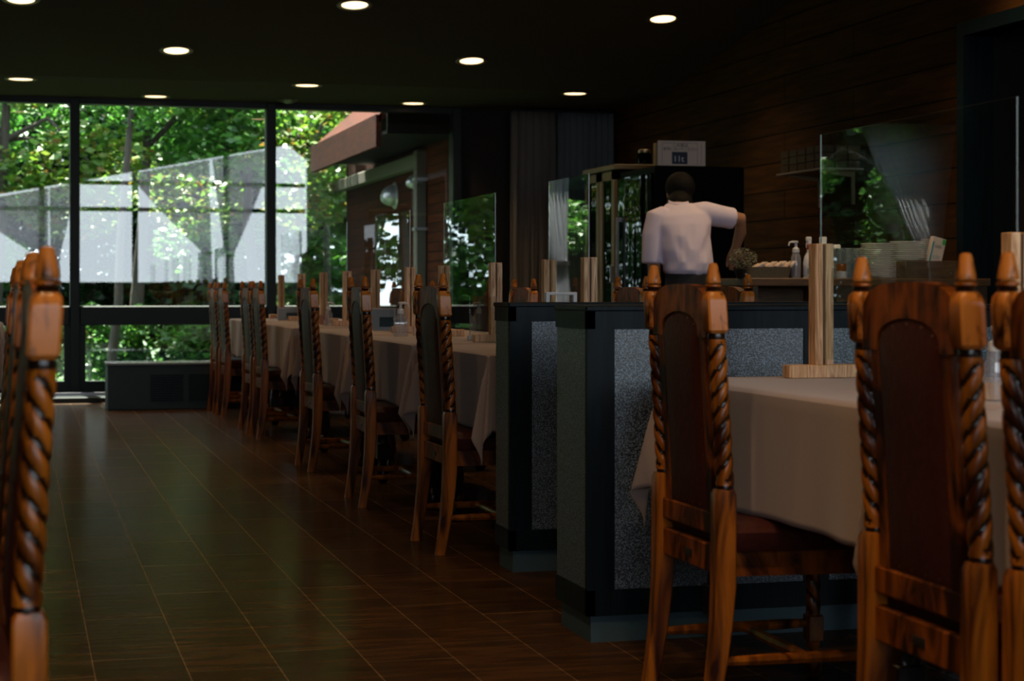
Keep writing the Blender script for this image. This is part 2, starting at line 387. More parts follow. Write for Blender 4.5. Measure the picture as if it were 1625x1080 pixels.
# wall above and beside the service doorway
struct(recalc(MB().prism([(7.6, 2.45), (9.8, 2.45), (9.8, 3.46), (7.6, 3.8)], 0, XR, XR + .15).build('wall_right_over_doorway', 'planks')))
struct(recalc(MB().prism([(YB, 0), (7.6, 0), (7.6, 3.8), (4, 4.35), (YB, 4.35)], 0, XR, XR + .15).build('wall_right_near', 'plaster')))
struct(B(XR - .03, XR + .17, 9.72, 9.8, 0, 2.45).box(XR - .03, XR + .17, 7.6, 7.68, 0, 2.45).box(XR - .03, XR + .17, 7.6, 9.8, 2.45, 2.53).build('trim_1', 'pframe'))
struct(B(8.0, 8.15, 6.5, 11, 0, 3).build('wall_corridor', 'plaster'))
struct(B(XR + .15, 8.0, 9.95, 10.1, 0, 3).build('wall_corridor_end', 'plaster'))
struct(B(XR + .15, 8.0, 6.5, 9.95, 2.9, 3.0).build('ceiling_corridor', 'plaster'))
struct(B(XR + .15, 8.0, 6.5, 6.6, 0, 3).build('wall_corridor_front', 'plaster'))
struct(B(XL - .15, XL, YB, YW, 0, 4.35).build('wall_left', 'plaster'))
# rear wall: a wide glazed opening with a raking head
op = [(-6.2, .45), (5.38, .45), (5.38, 3.52), (5.05, 3.78), (4.57, 3.70), (1.1, 3.02), (-.4, 2.75), (-6.2, 2.75)]
rw = MB()
rw.box(XL, XR, YB - .12, YB, 0, 1.10)
top = [(-1.38, 2.75), (-.4, 2.75), (1.1, 3.02), (4.57, 3.70), (5.05, 3.78), (5.38, 3.52), (5.4, 3.52), (5.4, 4.35), (XL, 4.35), (XL, 1.10), (-1.38, 1.10)]
rw.prism(top, 1, YB - .12, YB)
struct(recalc(rw.build('wall_rear', 'plaster')))
for i, x in enumerate((-1.33, .38, 2.11, 3.84)):
    h = 2.75 if x < -.4 else 2.75 + (x + .4) * .195
    struct(B(x - .055, x + .055, YB - .10, YB - .02, 1.10, h).build('trim_rear_mullion', 'wframe'))
struct(B(-1.38, 5.38, YB - .08, YB - .03, 2.45, 2.53).box(.38, 5.38, YB - .08, YB - .03, 2.955, 3.03).build('trim_rear_transom', 'wframe'))
# far glazed wall, bay by bay
XM = [-4.71, -2.98, -1.26, .458, 2.18, 3.90]
for i, x in enumerate(XM):
    struct(B(x - .042, x + .042, YW - .05, YW + .12, 0.05, 2.64, .006).build('trim_far_mullion', 'wframe'))
for i in range(5):
    a, b = XM[i] + .042, XM[i + 1] - .042
    W = thing('window_%d' % (i + 1), '', ''); del W['label']; del W['category']; struct(W)
    B(a, b, YW - .04, YW + .1, .64, .81, .008).build('transom', 'wframe', W)
    B(a, b, YW - .03, YW + .1, 2.585, 2.64).build('head_rail', 'wframe', W)
    fr = MB().box(a, b, YW - .02, YW + .08, .05, .15)
    fr.box(a, a + .05, YW - .02, YW + .08, .15, .64).box(b - .05, b, YW - .02, YW + .08, .15, .64)
    fr.build('sash_frame', 'wframe', W)
    B(a, b, YW + .03, YW + .04, .81, 2.585).build('upper_pane', 'pane', W)
    B(a + .05, b - .05, YW + .03, YW + .04, .15, .64).build('lower_pane', 'pane', W)
struct(B(3.942, XR, YW, YW + .15, 0, 2.64).build('wall_far', 'plaster'))
struct(B(XL, -4.752, YW, YW + .15, 0, 2.64).build('wall_far_left', 'plaster'))
struct(B(XL, 3.9, 15.78, YW - .05, 0, .05, .008).build('trim_window_plinth', 'wframe'))
struct(B(XL, 3.9, 16.0, 16.03, .05, .075).build('trim_window_track', 'hood'))

# ================================================================== GARDEN AND WING OUTSIDE
struct(B(-60, 60, YW + .16, 90, -.35, -.12).build('ground_garden', 'grass'))
struct(B(-60, 60, -60, YB - .2, -.35, -.12).build('ground_terrace', plain('pale_paving', (.12, .115, .11), .8)))
wing = thing('building_wing', 'orange-brown boarded building wing with overhanging roof outside the window', 'building', (3.95, 17, 0))
MB().box(3.95, 4.15, 16.7, 22.7, -.1, 3.6).box(4.15, 7.5, 22.5, 22.7, -.1, 3.6).build('siding_wall', 'siding', wing, loc=(-3.95, -17, 0))
recalc(MB().prism([(3.25, 2.52), (3.25, 2.60), (5.2, 4.35), (5.2, 4.27)], 1, 16.9, 20.9).build('roof', 'roofm', wing, loc=(-3.95, -17, 0)))
MB().box(3.22, 3.27, 16.9, 20.9, 2.30, 2.60).build('fascia', 'roofm', wing, loc=(-3.95, -17, 0))
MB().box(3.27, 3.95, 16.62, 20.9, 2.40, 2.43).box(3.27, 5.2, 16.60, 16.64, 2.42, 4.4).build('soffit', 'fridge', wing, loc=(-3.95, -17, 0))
du = thing('cable_duct', 'grey metal duct running along the orange wing and bending down', 'duct', (3.9, 18.1, 0))
MB().box(-.06, .05, 0, 5.3, 2.19, 2.33, bev=.01).build('duct_run', 'duct', du)
MB().box(-.07, .05, -.12, .0, 0.0, 2.36, bev=.015).build('duct_drop', 'duct', du)
for z in (.8, 1.55, 2.05): MB().box(-.08, .05, -.13, .01, z, z + .03).build('clip', 'hood', du)
for (y, z, r, lb) in ((19.6, 1.98, .12, 'larger grey hooded round vent on the orange boarded wing'), (18.55, 2.07, .075, 'smaller grey round vent beside the duct drop on the orange wing')):
    v = thing('vent_hood', lb, 'vent', (3.95, y, z), 0, 'vents on the outside wing')
    rings = []
    for k in range(7):
        a = k / 6 * pi / 2
        rings.append([(-r * .15 - r * 1.25 * sin(a), r * cos(a) * cos(t) if True else 0, r * max(cos(a), .03) * sin(t) - r * .25 * (1 - cos(a))) for t in [2 * pi * q / 16 for q in range(16)]])
    recalc(MB().loft(rings).build('hood', 'hood', v, True))
    MB().add(*(lambda n: ([(-.001, 1.25 * r * cos(2 * pi * k / n), 1.25 * r * sin(2 * pi * k / n)) for k in range(n)] + [(-r * .16, 1.2 * r * cos(2 * pi * k / n), 1.2 * r * sin(2 * pi * k / n)) for k in range(n)],
            [tuple(range(n, 2 * n))] + [(k, (k + 1) % n, (k + 1) % n + n, k + n) for k in range(n)]))(20)).build('flange', 'hood', v)

def leaf_mesh(name, n, blobs, size, mat, seed, spread=1.):
    r = random.Random(seed); vs = []; fs = []
    tot = sum(b[3] * b[4] * b[5] for b in blobs)
    for (cx, cy, cz, rx, ry, rz) in blobs:
        k = int(n * rx * ry * rz / tot)
        for _ in range(k):
            while True:
                p = Vector((r.uniform(-1, 1), r.uniform(-1, 1), r.uniform(-1, 1)))
                if p.length < 1 and p.length > r.random() * .9: break
            c = Vector((cx + p.x * rx, cy + p.y * ry, cz + p.z * rz))
            s = size * r.uniform(.6, 1.3); a = r.uniform(0, 2 * pi)
            u = Vector((cos(a), sin(a), r.uniform(-.7, .4))).normalized(); nn = Vector((r.uniform(-1, 1), r.uniform(-1, 1), r.uniform(.1, 1.2))).normalized()
            t = u.cross(nn).normalized(); i = len(vs)
            vs += [c - u * s * .5, c + t * s * .34 + u * .05 * s, c + u * s * .6, c - t * s * .34 + u * .05 * s]
            m = (vs[i + 1] + vs[i + 3]) / 2 - nn * s * .06
            fs += [(i, i + 1, i + 2), (i, i + 2, i + 3)]
    me = MB(); me.add(vs, fs); return me.build(name, mat)
def tree(label, loc, blobs, n, size, mat, seed, trunk=None, name='tree', cat='tree', group='trees in the garden'):
    t = thing(name, label, cat, loc, 0, group)
    f = leaf_mesh('foliage', n, blobs, size, mat, seed); f.parent = t; f['kind'] = 'stuff'
    if trunk:
        m = MB(); r = random.Random(seed)
        m.tube(trunk[0], trunk[1], 9)
        top = Vector(trunk[0][-1]); 
        for b in blobs[:5]:
            m.tube([top - Vector((0, 0, .5)), (top + Vector(b[:3])) / 2 + Vector((0, 0, .1)), b[:3]], [.035, .025, .01], 6)
        m.build('trunk', 'bark', t, True)
    return t
def blobs(r, w, z0, z1, k, s):
    return [(r.uniform(-w, w), r.uniform(-w * .5, w * .5), r.uniform(z0, z1), s * r.uniform(.7, 1.3), s * r.uniform(.6, 1.1), s * r.uniform(.5, .9)) for _ in range(k)]
r = random.Random(3)
spec = [ # x, y, z-range, n, mat, label
 (-.2, 20.4, 1.9, 4.2, 7500, 'leaf_y', 'yellow-green maple tree hanging over the left end of the window'),
 (1.35, 21.0, 2.2, 4.4, 7500, 'leaf', 'fresh green maple tree above the middle of the wide pane'),
 (2.7, 22.6, 2.1, 4.6, 7000, 'leaf_y', 'maple with reddish tinted leaves at the right of the wide pane'),
 (3.6, 24.6, 1.2, 4.6, 8000, 'leaf', 'green tree against the end of the orange wing'),
 (-2.4, 21.5, 1.6, 4.6, 8000, 'leaf', 'green tree past the left edge of the photographed windows'),
 (-4.8, 22.0, 1.0, 4.6, 8000, 'leaf_y', 'yellow-green tree further left in the garden'),
 (-7.4, 22.5, .9, 4.8, 8000, 'leaf', 'leftmost green tree of the near garden row')]
for i, (x, y, z0, z1, n, mt, lb) in enumerate(spec):
    lean = r.uniform(-.2, .2)
    tree(lb, (x, y, -.12), blobs(r, 1.35, z0, z1, 15, .55), n, .105, mt, 20 + i,
         ([(lean, 0, 0), (lean * .6, 0, 1.0), (0, .05, 2.0), (.05, .1, 3.2)], [.09, .075, .06, .04]))
# dense belt behind
labs = ['dense dark green tree in the back belt behind the left mullion', 'dense dark green tree in the back belt above the wide pane', 'dense dark green tree in the back belt left of the orange wing',
        'dense dark green tree of the back belt behind the wing end', 'dense dark green tree in the belt out of view to the left', 'dense dark green tree second past the left frame', 'farthest left dense dark tree of the belt']
base = None
for i, x in enumerate((.9, 2.9, 4.9, 7.2, -4.6, -6.6, -9.4)):
    if base is None:
        base = tree(labs[0], (x, 27.5, -.12), blobs(r, 1.7, .3, 6.2, 30, .95), 26000, .20, 'leaf_d', 77,
                    ([(0, 0, 0), (.1, 0, 2), (0, 0, 5)], [.14, .11, .06]), group='back belt of dark trees')
    else: dup(base, (x, 27.5 + .8 * (i % 2), -.12), i * 1.3, labs[i])
tree('loose pale green tree in the gap of the dark back belt', (-1.5, 25.4, -.12), blobs(r, 1.3, .4, 4.6, 22, .6), 7500, .13, 'leaf', 131,
     ([(0, 0, 0), (.1, 0, 2), (.05, 0, 4)], [.12, .09, .04]))
tree('loose green tree left of the gap in the dark belt', (-3.0, 25.8, -.12), blobs(r, 1.2, .4, 4.8, 22, .7), 9000, .14, 'leaf_d', 133,
     ([(0, 0, 0), (-.1, 0, 2), (-.05, 0, 4)], [.12, .09, .04]))
# low shrubs, seen through the low panes and above the transom
sh = [(.1, 20.0, 'leaf_y', .55), (1.0, 20.9, 'leaf', .7), (1.95, 19.8, 'leaf', .6), (2.8, 20.6, 'leaf', .75), (3.3, 22.6, 'leaf_y', .9), (-1.2, 20.4, 'leaf', .8), (-2.9, 20.2, 'leaf_y', .8), (-4.7, 20.2, 'leaf', .9), (-6.6, 20.4, 'leaf_y', .9)]
sl = ['low yellow-green shrub beyond the low pane, left end', 'green shrub behind the low pane near the slim leaning trunk', 'round green shrub beyond the middle of the low pane', 'green shrub beyond the low pane behind the chairs', 'yellow-green bush beside the end of the orange wing',
      'green shrub left of the first mullion', 'yellow-green shrub out of view on the left', 'larger green shrub out of view on the left', 'leftmost yellow-green shrub of the garden']
for i, (x, y, mt, s) in enumerate(sh):
    tree(sl[i], (x, y, -.12), [(q[0], q[1], q[2], q[3], q[4], q[5]) for q in blobs(r, .45, .15, .75 * s + .2, 8, .33)], 2600, .075, mt, 60 + i, None, 'shrub', 'shrub', 'shrubs in the garden')
st = thing('sapling', 'slim leaning tree trunk seen through the low pane', 'tree', (.86, 18.6, -.12))
MB().tube([(0, 0, 0), (.02, 0, .45), (.08, 0, .9), (.10, .02, 1.6), (.2, 0, 2.8), (.3, .05, 3.6)], [.055, .05, .045, .04, .03, .02], 10).build('trunk', 'bark', st, True)
f = leaf_mesh('foliage', 1300, [(.2, 0, 3.1, .6, .5, .45), (.5, .1, 3.4, .5, .4, .4), (-.2, 0, 3.3, .4, .4, .35)], .09, 'leaf', 99); f.parent = st; f['kind'] = 'stuff'
# grass tufts
g = leaf_mesh('grass_tufts', 9000, [(0, 21, -.05, 8.5, 3.8, .17)], .10, 'leaf', 101); tag(g, 'short green grass and ground cover on the garden ground', 'grass', kind='stuff')

# ================================================================== DOWNLIGHTS
def downlight(x, y, label, power=None):
    z = ceil_z(y); sl = 0 if y > 14.9 else math.atan(.153) if y > 4 else 0
    t = thing('downlight', label, 'ceiling light', (x, y, z), 0, 'recessed ceiling downlights')
    t.rotation_euler = (-sl, 0, 0)
    MB().lathe([(.125, .0), (.128, -.004), (.118, -.009), (.098, -.006), (.094, .004)], n=32).build('trim_ring', 'rim', t, True)
    MB().lathe([(0.0001, -.007), (.05, -.0065), (.092, -.003), (.092, .0)], n=28).build('lens', 'lamp', t, True)
    ld = bpy.data.lights.new('bulb', 'SPOT'); ld.energy = power or (22.0 if y < 2 else 6.0 if y < 4 else 22.0 if y == 8.9 else 7.0 if y == 9.2 else SPOT); ld.color = (1, .66, .34); ld.spot_size = R(115); ld.spot_blend = .8; ld.shadow_soft_size = .06
    lo = bpy.data.objects.new('bulb', ld); C.objects.link(lo); lo.parent = t; lo.location = (0, 0, -.03)
    return t
SPOT = 4.2
dl = [(0, 12.95, 'downlight at the far left of the ceiling, second from the corner of the frame'), (2.28, 12.77, 'downlight at the top of the photo, left of centre'), (4.60, 12.8, 'downlight near the wooden wall, highest on the right'),
      (1.14, 14.06, 'downlight above the wide window pane, in the second row'), (3.45, 14.07, 'downlight right of centre above the curtain'),
      (0, 15.15, 'flat looking downlight above the left window, in the soffit'), (2.28, 15.0, 'downlight in the soffit over the right mullion'), (4.60, 15.03, 'downlight in the soffit nearest the wooden wall'),
      (1.135, 16.2, 'downlight closest to the glass over the wide pane'), (3.43, 16.2, 'downlight closest to the glass over the orange wing')]
for x, y, lb in dl: downlight(x, y, lb)
k = 0
for y, xs in ((11.6, (1.14, 3.45, -1.14)), (10.4, (0, 2.28)), (8.9, (4.6,)), (9.2, (3.45,)), (8.0, (0, 2.28)), (5.4, (-.3, 2.0)), (3.0, (-.6, 1.0)), (1.7, (-.5, .9))):  # two over the service corner are added fill for the shirt and plates
    for x in xs:
        downlight(x, y, 'unseen downlight or added fill lamp above the aisle, %.1f m along, %.1f m across' % (y, x))
sd = thing('smoke_detector', 'small unlit round detector in the ceiling by the window', 'detector', (2.29, 16.2, 2.64))
MB().lathe([(.09, 0), (.092, -.006), (.07, -.014), (.045, -.03), (.02, -.034), (.0001, -.034)], n=24).build('housing', 'rim', sd, True)

# ================================================================== DRAPES AND SHEERS
def drape(name, label, x0, x1, y, z0, z1, pleats, amp, mat, group=None):
    n = pleats * 10; vs = []; fs = []; rows = 14
    rr = random.Random(int(x0 * 100)); ph = [rr.uniform(-.6, .6) for _ in range(pleats + 1)]
    for j in range(rows + 1):
        v = j / rows
        for i in range(n + 1):
            u = i / n; p = u * pleats
            a = amp * (.65 + .35 * v)
            vs.append((x0 + (x1 - x0) * u + .012 * sin(p * 2 * pi * 2 + v * 2), y + a * sin(p * 2 * pi + ph[int(p) % pleats] * v) + .3 * a * sin(p * 2.3 * pi + v * 3), z1 + (z0 - z1) * v))
    for j in range(rows):
        for i in range(n):
            k = j * (n + 1) + i; fs.append((k, k + 1, k + n + 2, k + n + 1))
    o = MB().add(vs, fs).build(name, mat, None, True)
    sm = o.modifiers.new('thick', 'SOLIDIFY'); sm.thickness = .003
    return tag(o, label, 'curtain', group)
drape('curtain', 'tall brownish grey drape, the left of the pair in the far corner', 4.36, 4.80, 16.28, .02, 2.60, 6, .045, plain('brown_grey_drape', (.20, .185, .175), .85), 'corner drapes')
drape('curtain', 'dark teal drape, right of the pair beside the wooden wall', 4.82, 5.37, 16.30, .02, 2.60, 9, .035, 'drape', 'corner drapes')
def swag(label, xt0, xt1, tie, zt, y, z0=.6, zfun=lambda x: 2.9):
    """a sheer panel hung from xt0..xt1 and tied back at (tie, zt)"""
    n = 60; rows = 24; vs = []; fs = []
    for j in range(rows + 1):
        v = j / rows
        for i in range(n + 1):
            u = i / n; xt = xt0 + (xt1 - xt0) * u; ztop = zfun(xt)
            if v < .72:
                q = v / .72; e = q ** 1.12
                x = xt + (tie + (u - .5) * .16 - xt) * e; z = ztop + (zt - ztop) * q
            else:
                q = (v - .72) / .28; x = tie + (u - .5) * (.16 + .10 * q); z = zt + (z0 - zt) * q
            vs.append((x, y + .035 * sin(u * 2 * pi * 11) * (1 - .3 * v), z))
    for j in range(rows):
        for i in range(n):
            k = j * (n + 1) + i; fs.append((k, k + 1, k + n + 2, k + n + 1))
    t = thing('sheer_curtain', label, 'curtain', (0, 0, 0), 0, 'tied-back sheer curtains')
    MB().add(vs, fs).build('sheer_panel', 'sheer', t, True)
    MB().lathe([(.10, -.02), (.105, 0), (.10, .02)], (tie, y, zt), 16, sy=.6).build('tie_band', 'white', t, True)
    return t
zt = lambda x: (2.75 if x < -.4 else min(3.7, 2.75 + (x + .4) * .195)) - .06
swag('sheer tied back left of the rear mullion, mirrored in the wide pane', 2.0, 3.50, 3.46, 1.66, YB + .12, zfun=zt)
swag('sheer tied back right of the rear mullion, mirrored in the wide pane', 3.56, 4.75, 3.88, 1.62, YB + .12, zfun=zt)
swag('sheer tied back at the rear, mirrored in the left pane', -1.2, .50, .42, 1.55, YB + .12, zfun=zt)
swag('sheer tied back right of the left rear mullion', .52, 1.00, .62, 1.55, YB + .12, zfun=zt)
swag('sheer tied back at the garden window left of the frame', -.95, -.35, -.85, 1.2, YW - .2, .1, lambda x: 2.58)
swag('sheer tied back at the garden window further left', -4.9, -3.9, -4.7, 1.2, YW - .2, .1, lambda x: 2.58)

# ================================================================== RADIATOR BOX
rb = thing('radiator_cover', 'low dark teal radiator cover with louvred front below the window', 'radiator cover', (.662, 14.75, 0))
MB().box(0, 2.6, 0, .45, 0, .355, bev=.006).build('casing', 'box', rb)
MB().box(-.012, 2.61, -.012, .46, .355, .372, bev=.003).build('top_board', plain('grey_stone_top', (.22, .25, .25), .25), rb)
lv = MB()
for i in range(5):
    x = .32 + i * .30
    for j in range(12): lv.box(x + .012, x + .27, -.008, .0, .07 + j * .018, .078 + j * .018)
lv.build('louvre', 'pframe', rb)

# ================================================================== CHAIR
def px_(h):  # rake of the rear posts
    if h >= .51: return -(h - .51) * .062
    if h <= .32: return -.036 * ((.32 - h) / .32) ** 1.6
    return 0.
def rope(m, z0, z1, r, turns, hand, x0=0, x1=0, y=0, n=30):
    rows = int(abs(z1 - z0) / .005)
    base = len(m.v); vs = []; dep = []
    for j in range(rows + 1):
        v = j / rows; z = z0 + (z1 - z0) * v; cx = x0 + (x1 - x0) * v
        env = min(1, min(v, 1 - v) * 14)
        for k in range(n):
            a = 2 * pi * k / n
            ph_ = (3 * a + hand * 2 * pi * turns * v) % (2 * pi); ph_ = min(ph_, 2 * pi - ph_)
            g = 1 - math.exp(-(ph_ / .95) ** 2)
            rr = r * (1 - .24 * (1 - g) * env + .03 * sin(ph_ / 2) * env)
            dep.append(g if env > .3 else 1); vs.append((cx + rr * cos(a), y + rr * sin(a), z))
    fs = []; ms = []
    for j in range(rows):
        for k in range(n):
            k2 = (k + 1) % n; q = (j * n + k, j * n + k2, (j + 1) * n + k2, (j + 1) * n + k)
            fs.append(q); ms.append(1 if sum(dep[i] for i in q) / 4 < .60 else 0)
    o = len(m.v); m.v += vs; m.f += [tuple(i + o for i in f) for f in fs]; m.m += ms
def make_chair():
    t = thing('carved_chair', '', 'chair')
    hw = .195
    for s in (-1, 1):
        y = s * hw
        # rear post: leg, rectangular shaft, rope-twist, block
        m = MB(); rings = []
        for h, a, b in ((0, .017, .017), (.06, .018, .018), (.14, .020, .020), (.22, .022, .021), (.30, .024, .022), (.37, .024, .022), (.44, .024, .022), (.50, .0235, .0215), (.512, .019, .018)):
            x = px_(h) - .004; c = .004
            rings.append([(x - a + c, y - b, h), (x + a - c, y - b, h), (x + a, y - b + c, h), (x + a, y + b - c, h), (x + a - c, y + b, h), (x - a + c, y + b, h), (x - a, y + b - c, h), (x - a, y - b + c, h)])
        m.loft(rings)
        for zc in (.514, .848): m.lathe([(.012, -.009), (.0185, -.006), (.0195, 0), (.0185, .006), (.012, .009)], (px_(zc), y, zc), 18, mi=1)
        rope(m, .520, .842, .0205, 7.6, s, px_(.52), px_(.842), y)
        x = px_(.90); a = .0225; rings = []
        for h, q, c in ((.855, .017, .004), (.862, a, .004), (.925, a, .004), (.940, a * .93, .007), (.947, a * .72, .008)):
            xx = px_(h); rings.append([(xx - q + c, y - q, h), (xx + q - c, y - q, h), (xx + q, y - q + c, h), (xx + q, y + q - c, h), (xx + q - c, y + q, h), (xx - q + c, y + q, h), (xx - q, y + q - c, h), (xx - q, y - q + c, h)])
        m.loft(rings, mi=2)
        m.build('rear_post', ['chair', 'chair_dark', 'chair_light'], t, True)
        m = MB(); x = px_(.96)
        m.lathe([(.012, -.001), (.0155, .002), (.0165, .005), (.013, .008)], (x, y, .947), 18, mi=1)
        m.lathe([(.013, .008), (.0185, .011), (.0185, .014), (.011, .018)], (x, y, .947), 18)
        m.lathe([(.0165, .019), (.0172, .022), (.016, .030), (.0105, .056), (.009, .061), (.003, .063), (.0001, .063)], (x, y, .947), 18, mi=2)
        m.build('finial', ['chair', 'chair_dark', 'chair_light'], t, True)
    # crest rail with arched top and arched cut for the leather
    iw = hw - .021; n = 14; top = []; bot = []
    for i in range(n + 1):
        u = -1 + 2 * i / n; y = u * iw
        top.append((y, .922 + .042 * (1 - abs(u) ** 3.2) ** .6 if abs(u) < 1 else .922))
    lw = .118
    bot = [(iw, .845), (lw + .004, .845)] + [(lw * cos(pi * k / 10), .862 + .040 * sin(pi * k / 10)) for k in range(11)] + [(-lw - .004, .845), (-iw, .845)]
    poly = top + bot
    m = MB(); m.prism(poly, 0, -.013, .013); o = recalc(m.build('crest_rail', 'chair_flat', t)); o.location = (px_(.9), 0, 0)
    # the two stiles beside the leather
    for s in (-1, 1):
        m = MB(); y0, y1 = sorted((s * lw, s * (lw + .030)))
        m.loft([[(px_(h) - .012, y0, h), (px_(h) + .012, y0, h), (px_(h) + .012, y1, h), (px_(h) - .012, y1, h)] for h in (.445, .6, .75, .85)])
        m.build('stile', 'chair_flat', t)
    # leather back panel with nails
    pts = []; N_ = 12
    m = MB(); fr = []; bk = []
    out = [(-lw, .455)] + [(-lw, h) for h in (.55, .65, .75, .862)] + [(-lw * cos(pi * k / 10), .862 + .040 * sin(pi * k / 10)) for k in range(1, 10)] + [(lw, h) for h in (.862, .75, .65, .55, .455)]
    nn = len(out)
    for e, (q, dx) in enumerate(((1.0, -.009), (.93, -.0135), (.0, -.017))):
        cz = .66
        fr.append([(px_(h if q else cz) + dx, y * q, cz + (h - cz) * q) for y, h in out])
    m.loft(fr[:2] + [[tuple(Vector(p) * .5 + Vector(fr[2][0]) * .5) for p in fr[1]]], cap=False)
    c = fr[2][0]; o0 = len(m.v); m.v.append(c); 
    for k in range(nn): m.f.append((o0 - nn + k, o0 - nn + (k + 1) % nn, o0)); m.m.append(0)
    m.loft([[(p[0] + .024, p[1], p[2]) for p in fr[0]], [(p[0] + .034, p[1] * .9, .66 + (p[2] - .66) * .9) for p in fr[1]]])
    recalc(m.build('leather_back', 'leather', t, True))
    m = MB()
    for h in [.475 + .0545 * i for i in range(8)]:
        for s in (-1, 1): m.lathe([(.0042, 0), (.003, .0025), (.0001, .0033)], (0, 0, 0), 6)
    m = MB(); P = [(s * (lw - .009), .470 + .055 * i) for i in range(8) for s in (-1, 1)] + [(-.075 + .05 * i, .466) for i in range(4)] + [(-(lw - .01) * cos(pi * k / 6), .855 + .037 * sin(pi * k / 6)) for k in range(1, 6)]
    for y, h in P:
        x = px_(h) - .0112; rr = .0035
        m.add([(x, y + rr * cos(a), h + rr * sin(a)) for a in [2 * pi * q / 6 for q in range(6)]] + [(x - .003, y, h)], [(q, (q + 1) % 6, 6) for q in range(6)])
    m.build('nail_heads', 'nail', t)
    # rails below the leather
    MB().box(-.014, .013, -iw, iw, .405, .455, bev=.004).build('lower_rail', 'chair_flat', t)
    m = MB().box(-.012, .012, -iw, iw, .318, .382, bev=.003); m.build('apron', 'chair_flat', t)
    MB().box(-.0145, -.0115, -.022, .022, .338, .356, bev=.001).box(-.016, -.014, -.017, .017, .342, .352).build('emblem_plate', 'black', t)
    # seat
    m = MB(); rings = []
    for z, g in ((.372, -.006), (.385, .0), (.415, .004), (.432, -.012), (.440, -.05)):
        a, b = .215 + g, .238 + g; x0, x1 = .012 - g * .3, .425 + g
        rings.append([(x0, -a + .01, z), (x0 + .1, -a, z), (x1 - .03, -b, z), (x1, -b + .03, z), (x1, b - .03, z), (x1 - .03, b, z), (x0 + .1, a, z), (x0, a - .01, z)])
    m.loft(rings); m.build('seat', 'leather', t, True)
    fr = MB()
    for s in (-1, 1): fr.add([(0.02, s * .178, .315), (.41, s * .215, .315), (.41, s * .193, .315), (.02, s * .156, .315), (0.02, s * .178, .374), (.41, s * .215, .374), (.41, s * .193, .374), (.02, s * .156, .374)],
                             [(0, 1, 5, 4), (3, 7, 6, 2), (4, 5, 6, 7), (0, 3, 2, 1), (1, 2, 6, 5), (0, 4, 7, 3)])
    fr.box(.385, .41, -.2, .2, .315, .374); recalc(fr.build('seat_frame', 'chair_flat', t))
    for s in (-1, 1):
        m = MB(); x, y = .39, s * .20
        m.box(x - .02, x + .02, y - .02, y + .02, .29, .374, bev=.003)
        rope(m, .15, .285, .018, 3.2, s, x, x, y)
        m.box(x - .02, x + .02, y - .02, y + .02, .085, .15, bev=.003)
        m.lathe([(.010, 0), (.019, .012), (.022, .03), (.019, .05), (.010, .062), (.016, .07), (.016, .085)], (x, y, 0), 16)
        m.build('front_leg', ['chair', 'chair_dark'], t, True)
    for s in (-1, 1): MB().tube([(.0, s * .19, .13), (.1, s * .192, .13), (.3, s * .196, .13), (.38, s * .2, .13)], [.010, .013, .013, .010], 8).build('stretcher', 'chair', t, True)
    MB().tube([(.2, -.193, .13), (.2, 0, .13), (.2, .193, .13)], [.010, .014, .010], 8).build('stretcher', 'chair', t, True)
    return t
proto = make_chair()
XC = 1.500
chairs = [ # x, y, rz, label, group
 (XC, 3.965, 0, 'carved wood and leather chair at the front table, left of the large screen post', 'carved chairs along the aisle'),
 (XC, 2.845, R(-1), 'large carved chair at the right front with mottled crest rail', 'carved chairs along the aisle'),
 (XC + .02, 2.365, 0, 'carved chair cut off by the right edge of the photo', 'carved chairs along the aisle'),
 (XC - .01, 6.60, R(1), 'carved chair nearest the speckled partition, left of its first white-grey cloth corner', 'carved chairs along the aisle'),
 (XC - .015, 8.08, R(-1), 'carved chair second behind the speckled partitions, facing the pump bottle table', 'carved chairs along the aisle'),
 (XC, 9.70, R(1.5), 'single carved chair third behind the partitions, before the framed card table', 'carved chairs along the aisle'),
 (XC, 11.82, 0, 'carved chair fourth behind the partitions, near one of an adjoining pair', 'carved chairs along the aisle'),
 (XC, 12.40, R(1), 'carved chair fifth behind the partitions, far one of an adjoining pair', 'carved chairs along the aisle'),
 (XC - .02, 13.78, 0, 'carved chair of the farthest pair in the aisle row, nearer one', 'carved chairs along the aisle'),
 (XC - .02, 14.42, 0, 'farthest carved chair of the aisle row, before the radiator cover', 'carved chairs along the aisle'),
 (-.002, 2.775, pi + R(2.6), 'blurred carved chair at the left edge, nearest the camera', 'carved chairs on the left'),
 (-.020, 3.62, pi + R(2), 'carved chair directly behind the blurred one at the left edge', 'carved chairs on the left'),
 (-.036, 4.80, pi + R(1), 'third carved chair in the left edge row', 'carved chairs on the left'),
 (2.60, 6.57, pi, 'far-side chair behind the near partition, its finials beside the person waist', 'chairs on the far side of the tables'),
 (2.60, 7.72, pi, 'far-side chair behind the partition with rounded back between the last post and cabinet', 'chairs on the far side of the tables'),
 (2.58, 9.46, pi, 'far-side chair seen just right of the post above the second partition', 'chairs on the far side of the tables'),
 (2.58, 11.9, pi, 'far-side chair behind the pump bottle table', 'chairs on the far side of the tables'),
 (2.58, 13.9, pi, 'far-side chair at the last table by the window', 'chairs on the far side of the tables')]
for i, (x, y, rz, lb, g) in enumerate(chairs):
    if i == 0:
        proto.location = (x, y, 0); proto.rotation_euler = (0, 0, rz); proto['label'] = lb; proto['group'] = g
    else: dup(proto, (x, y, 0), rz, lb, g)

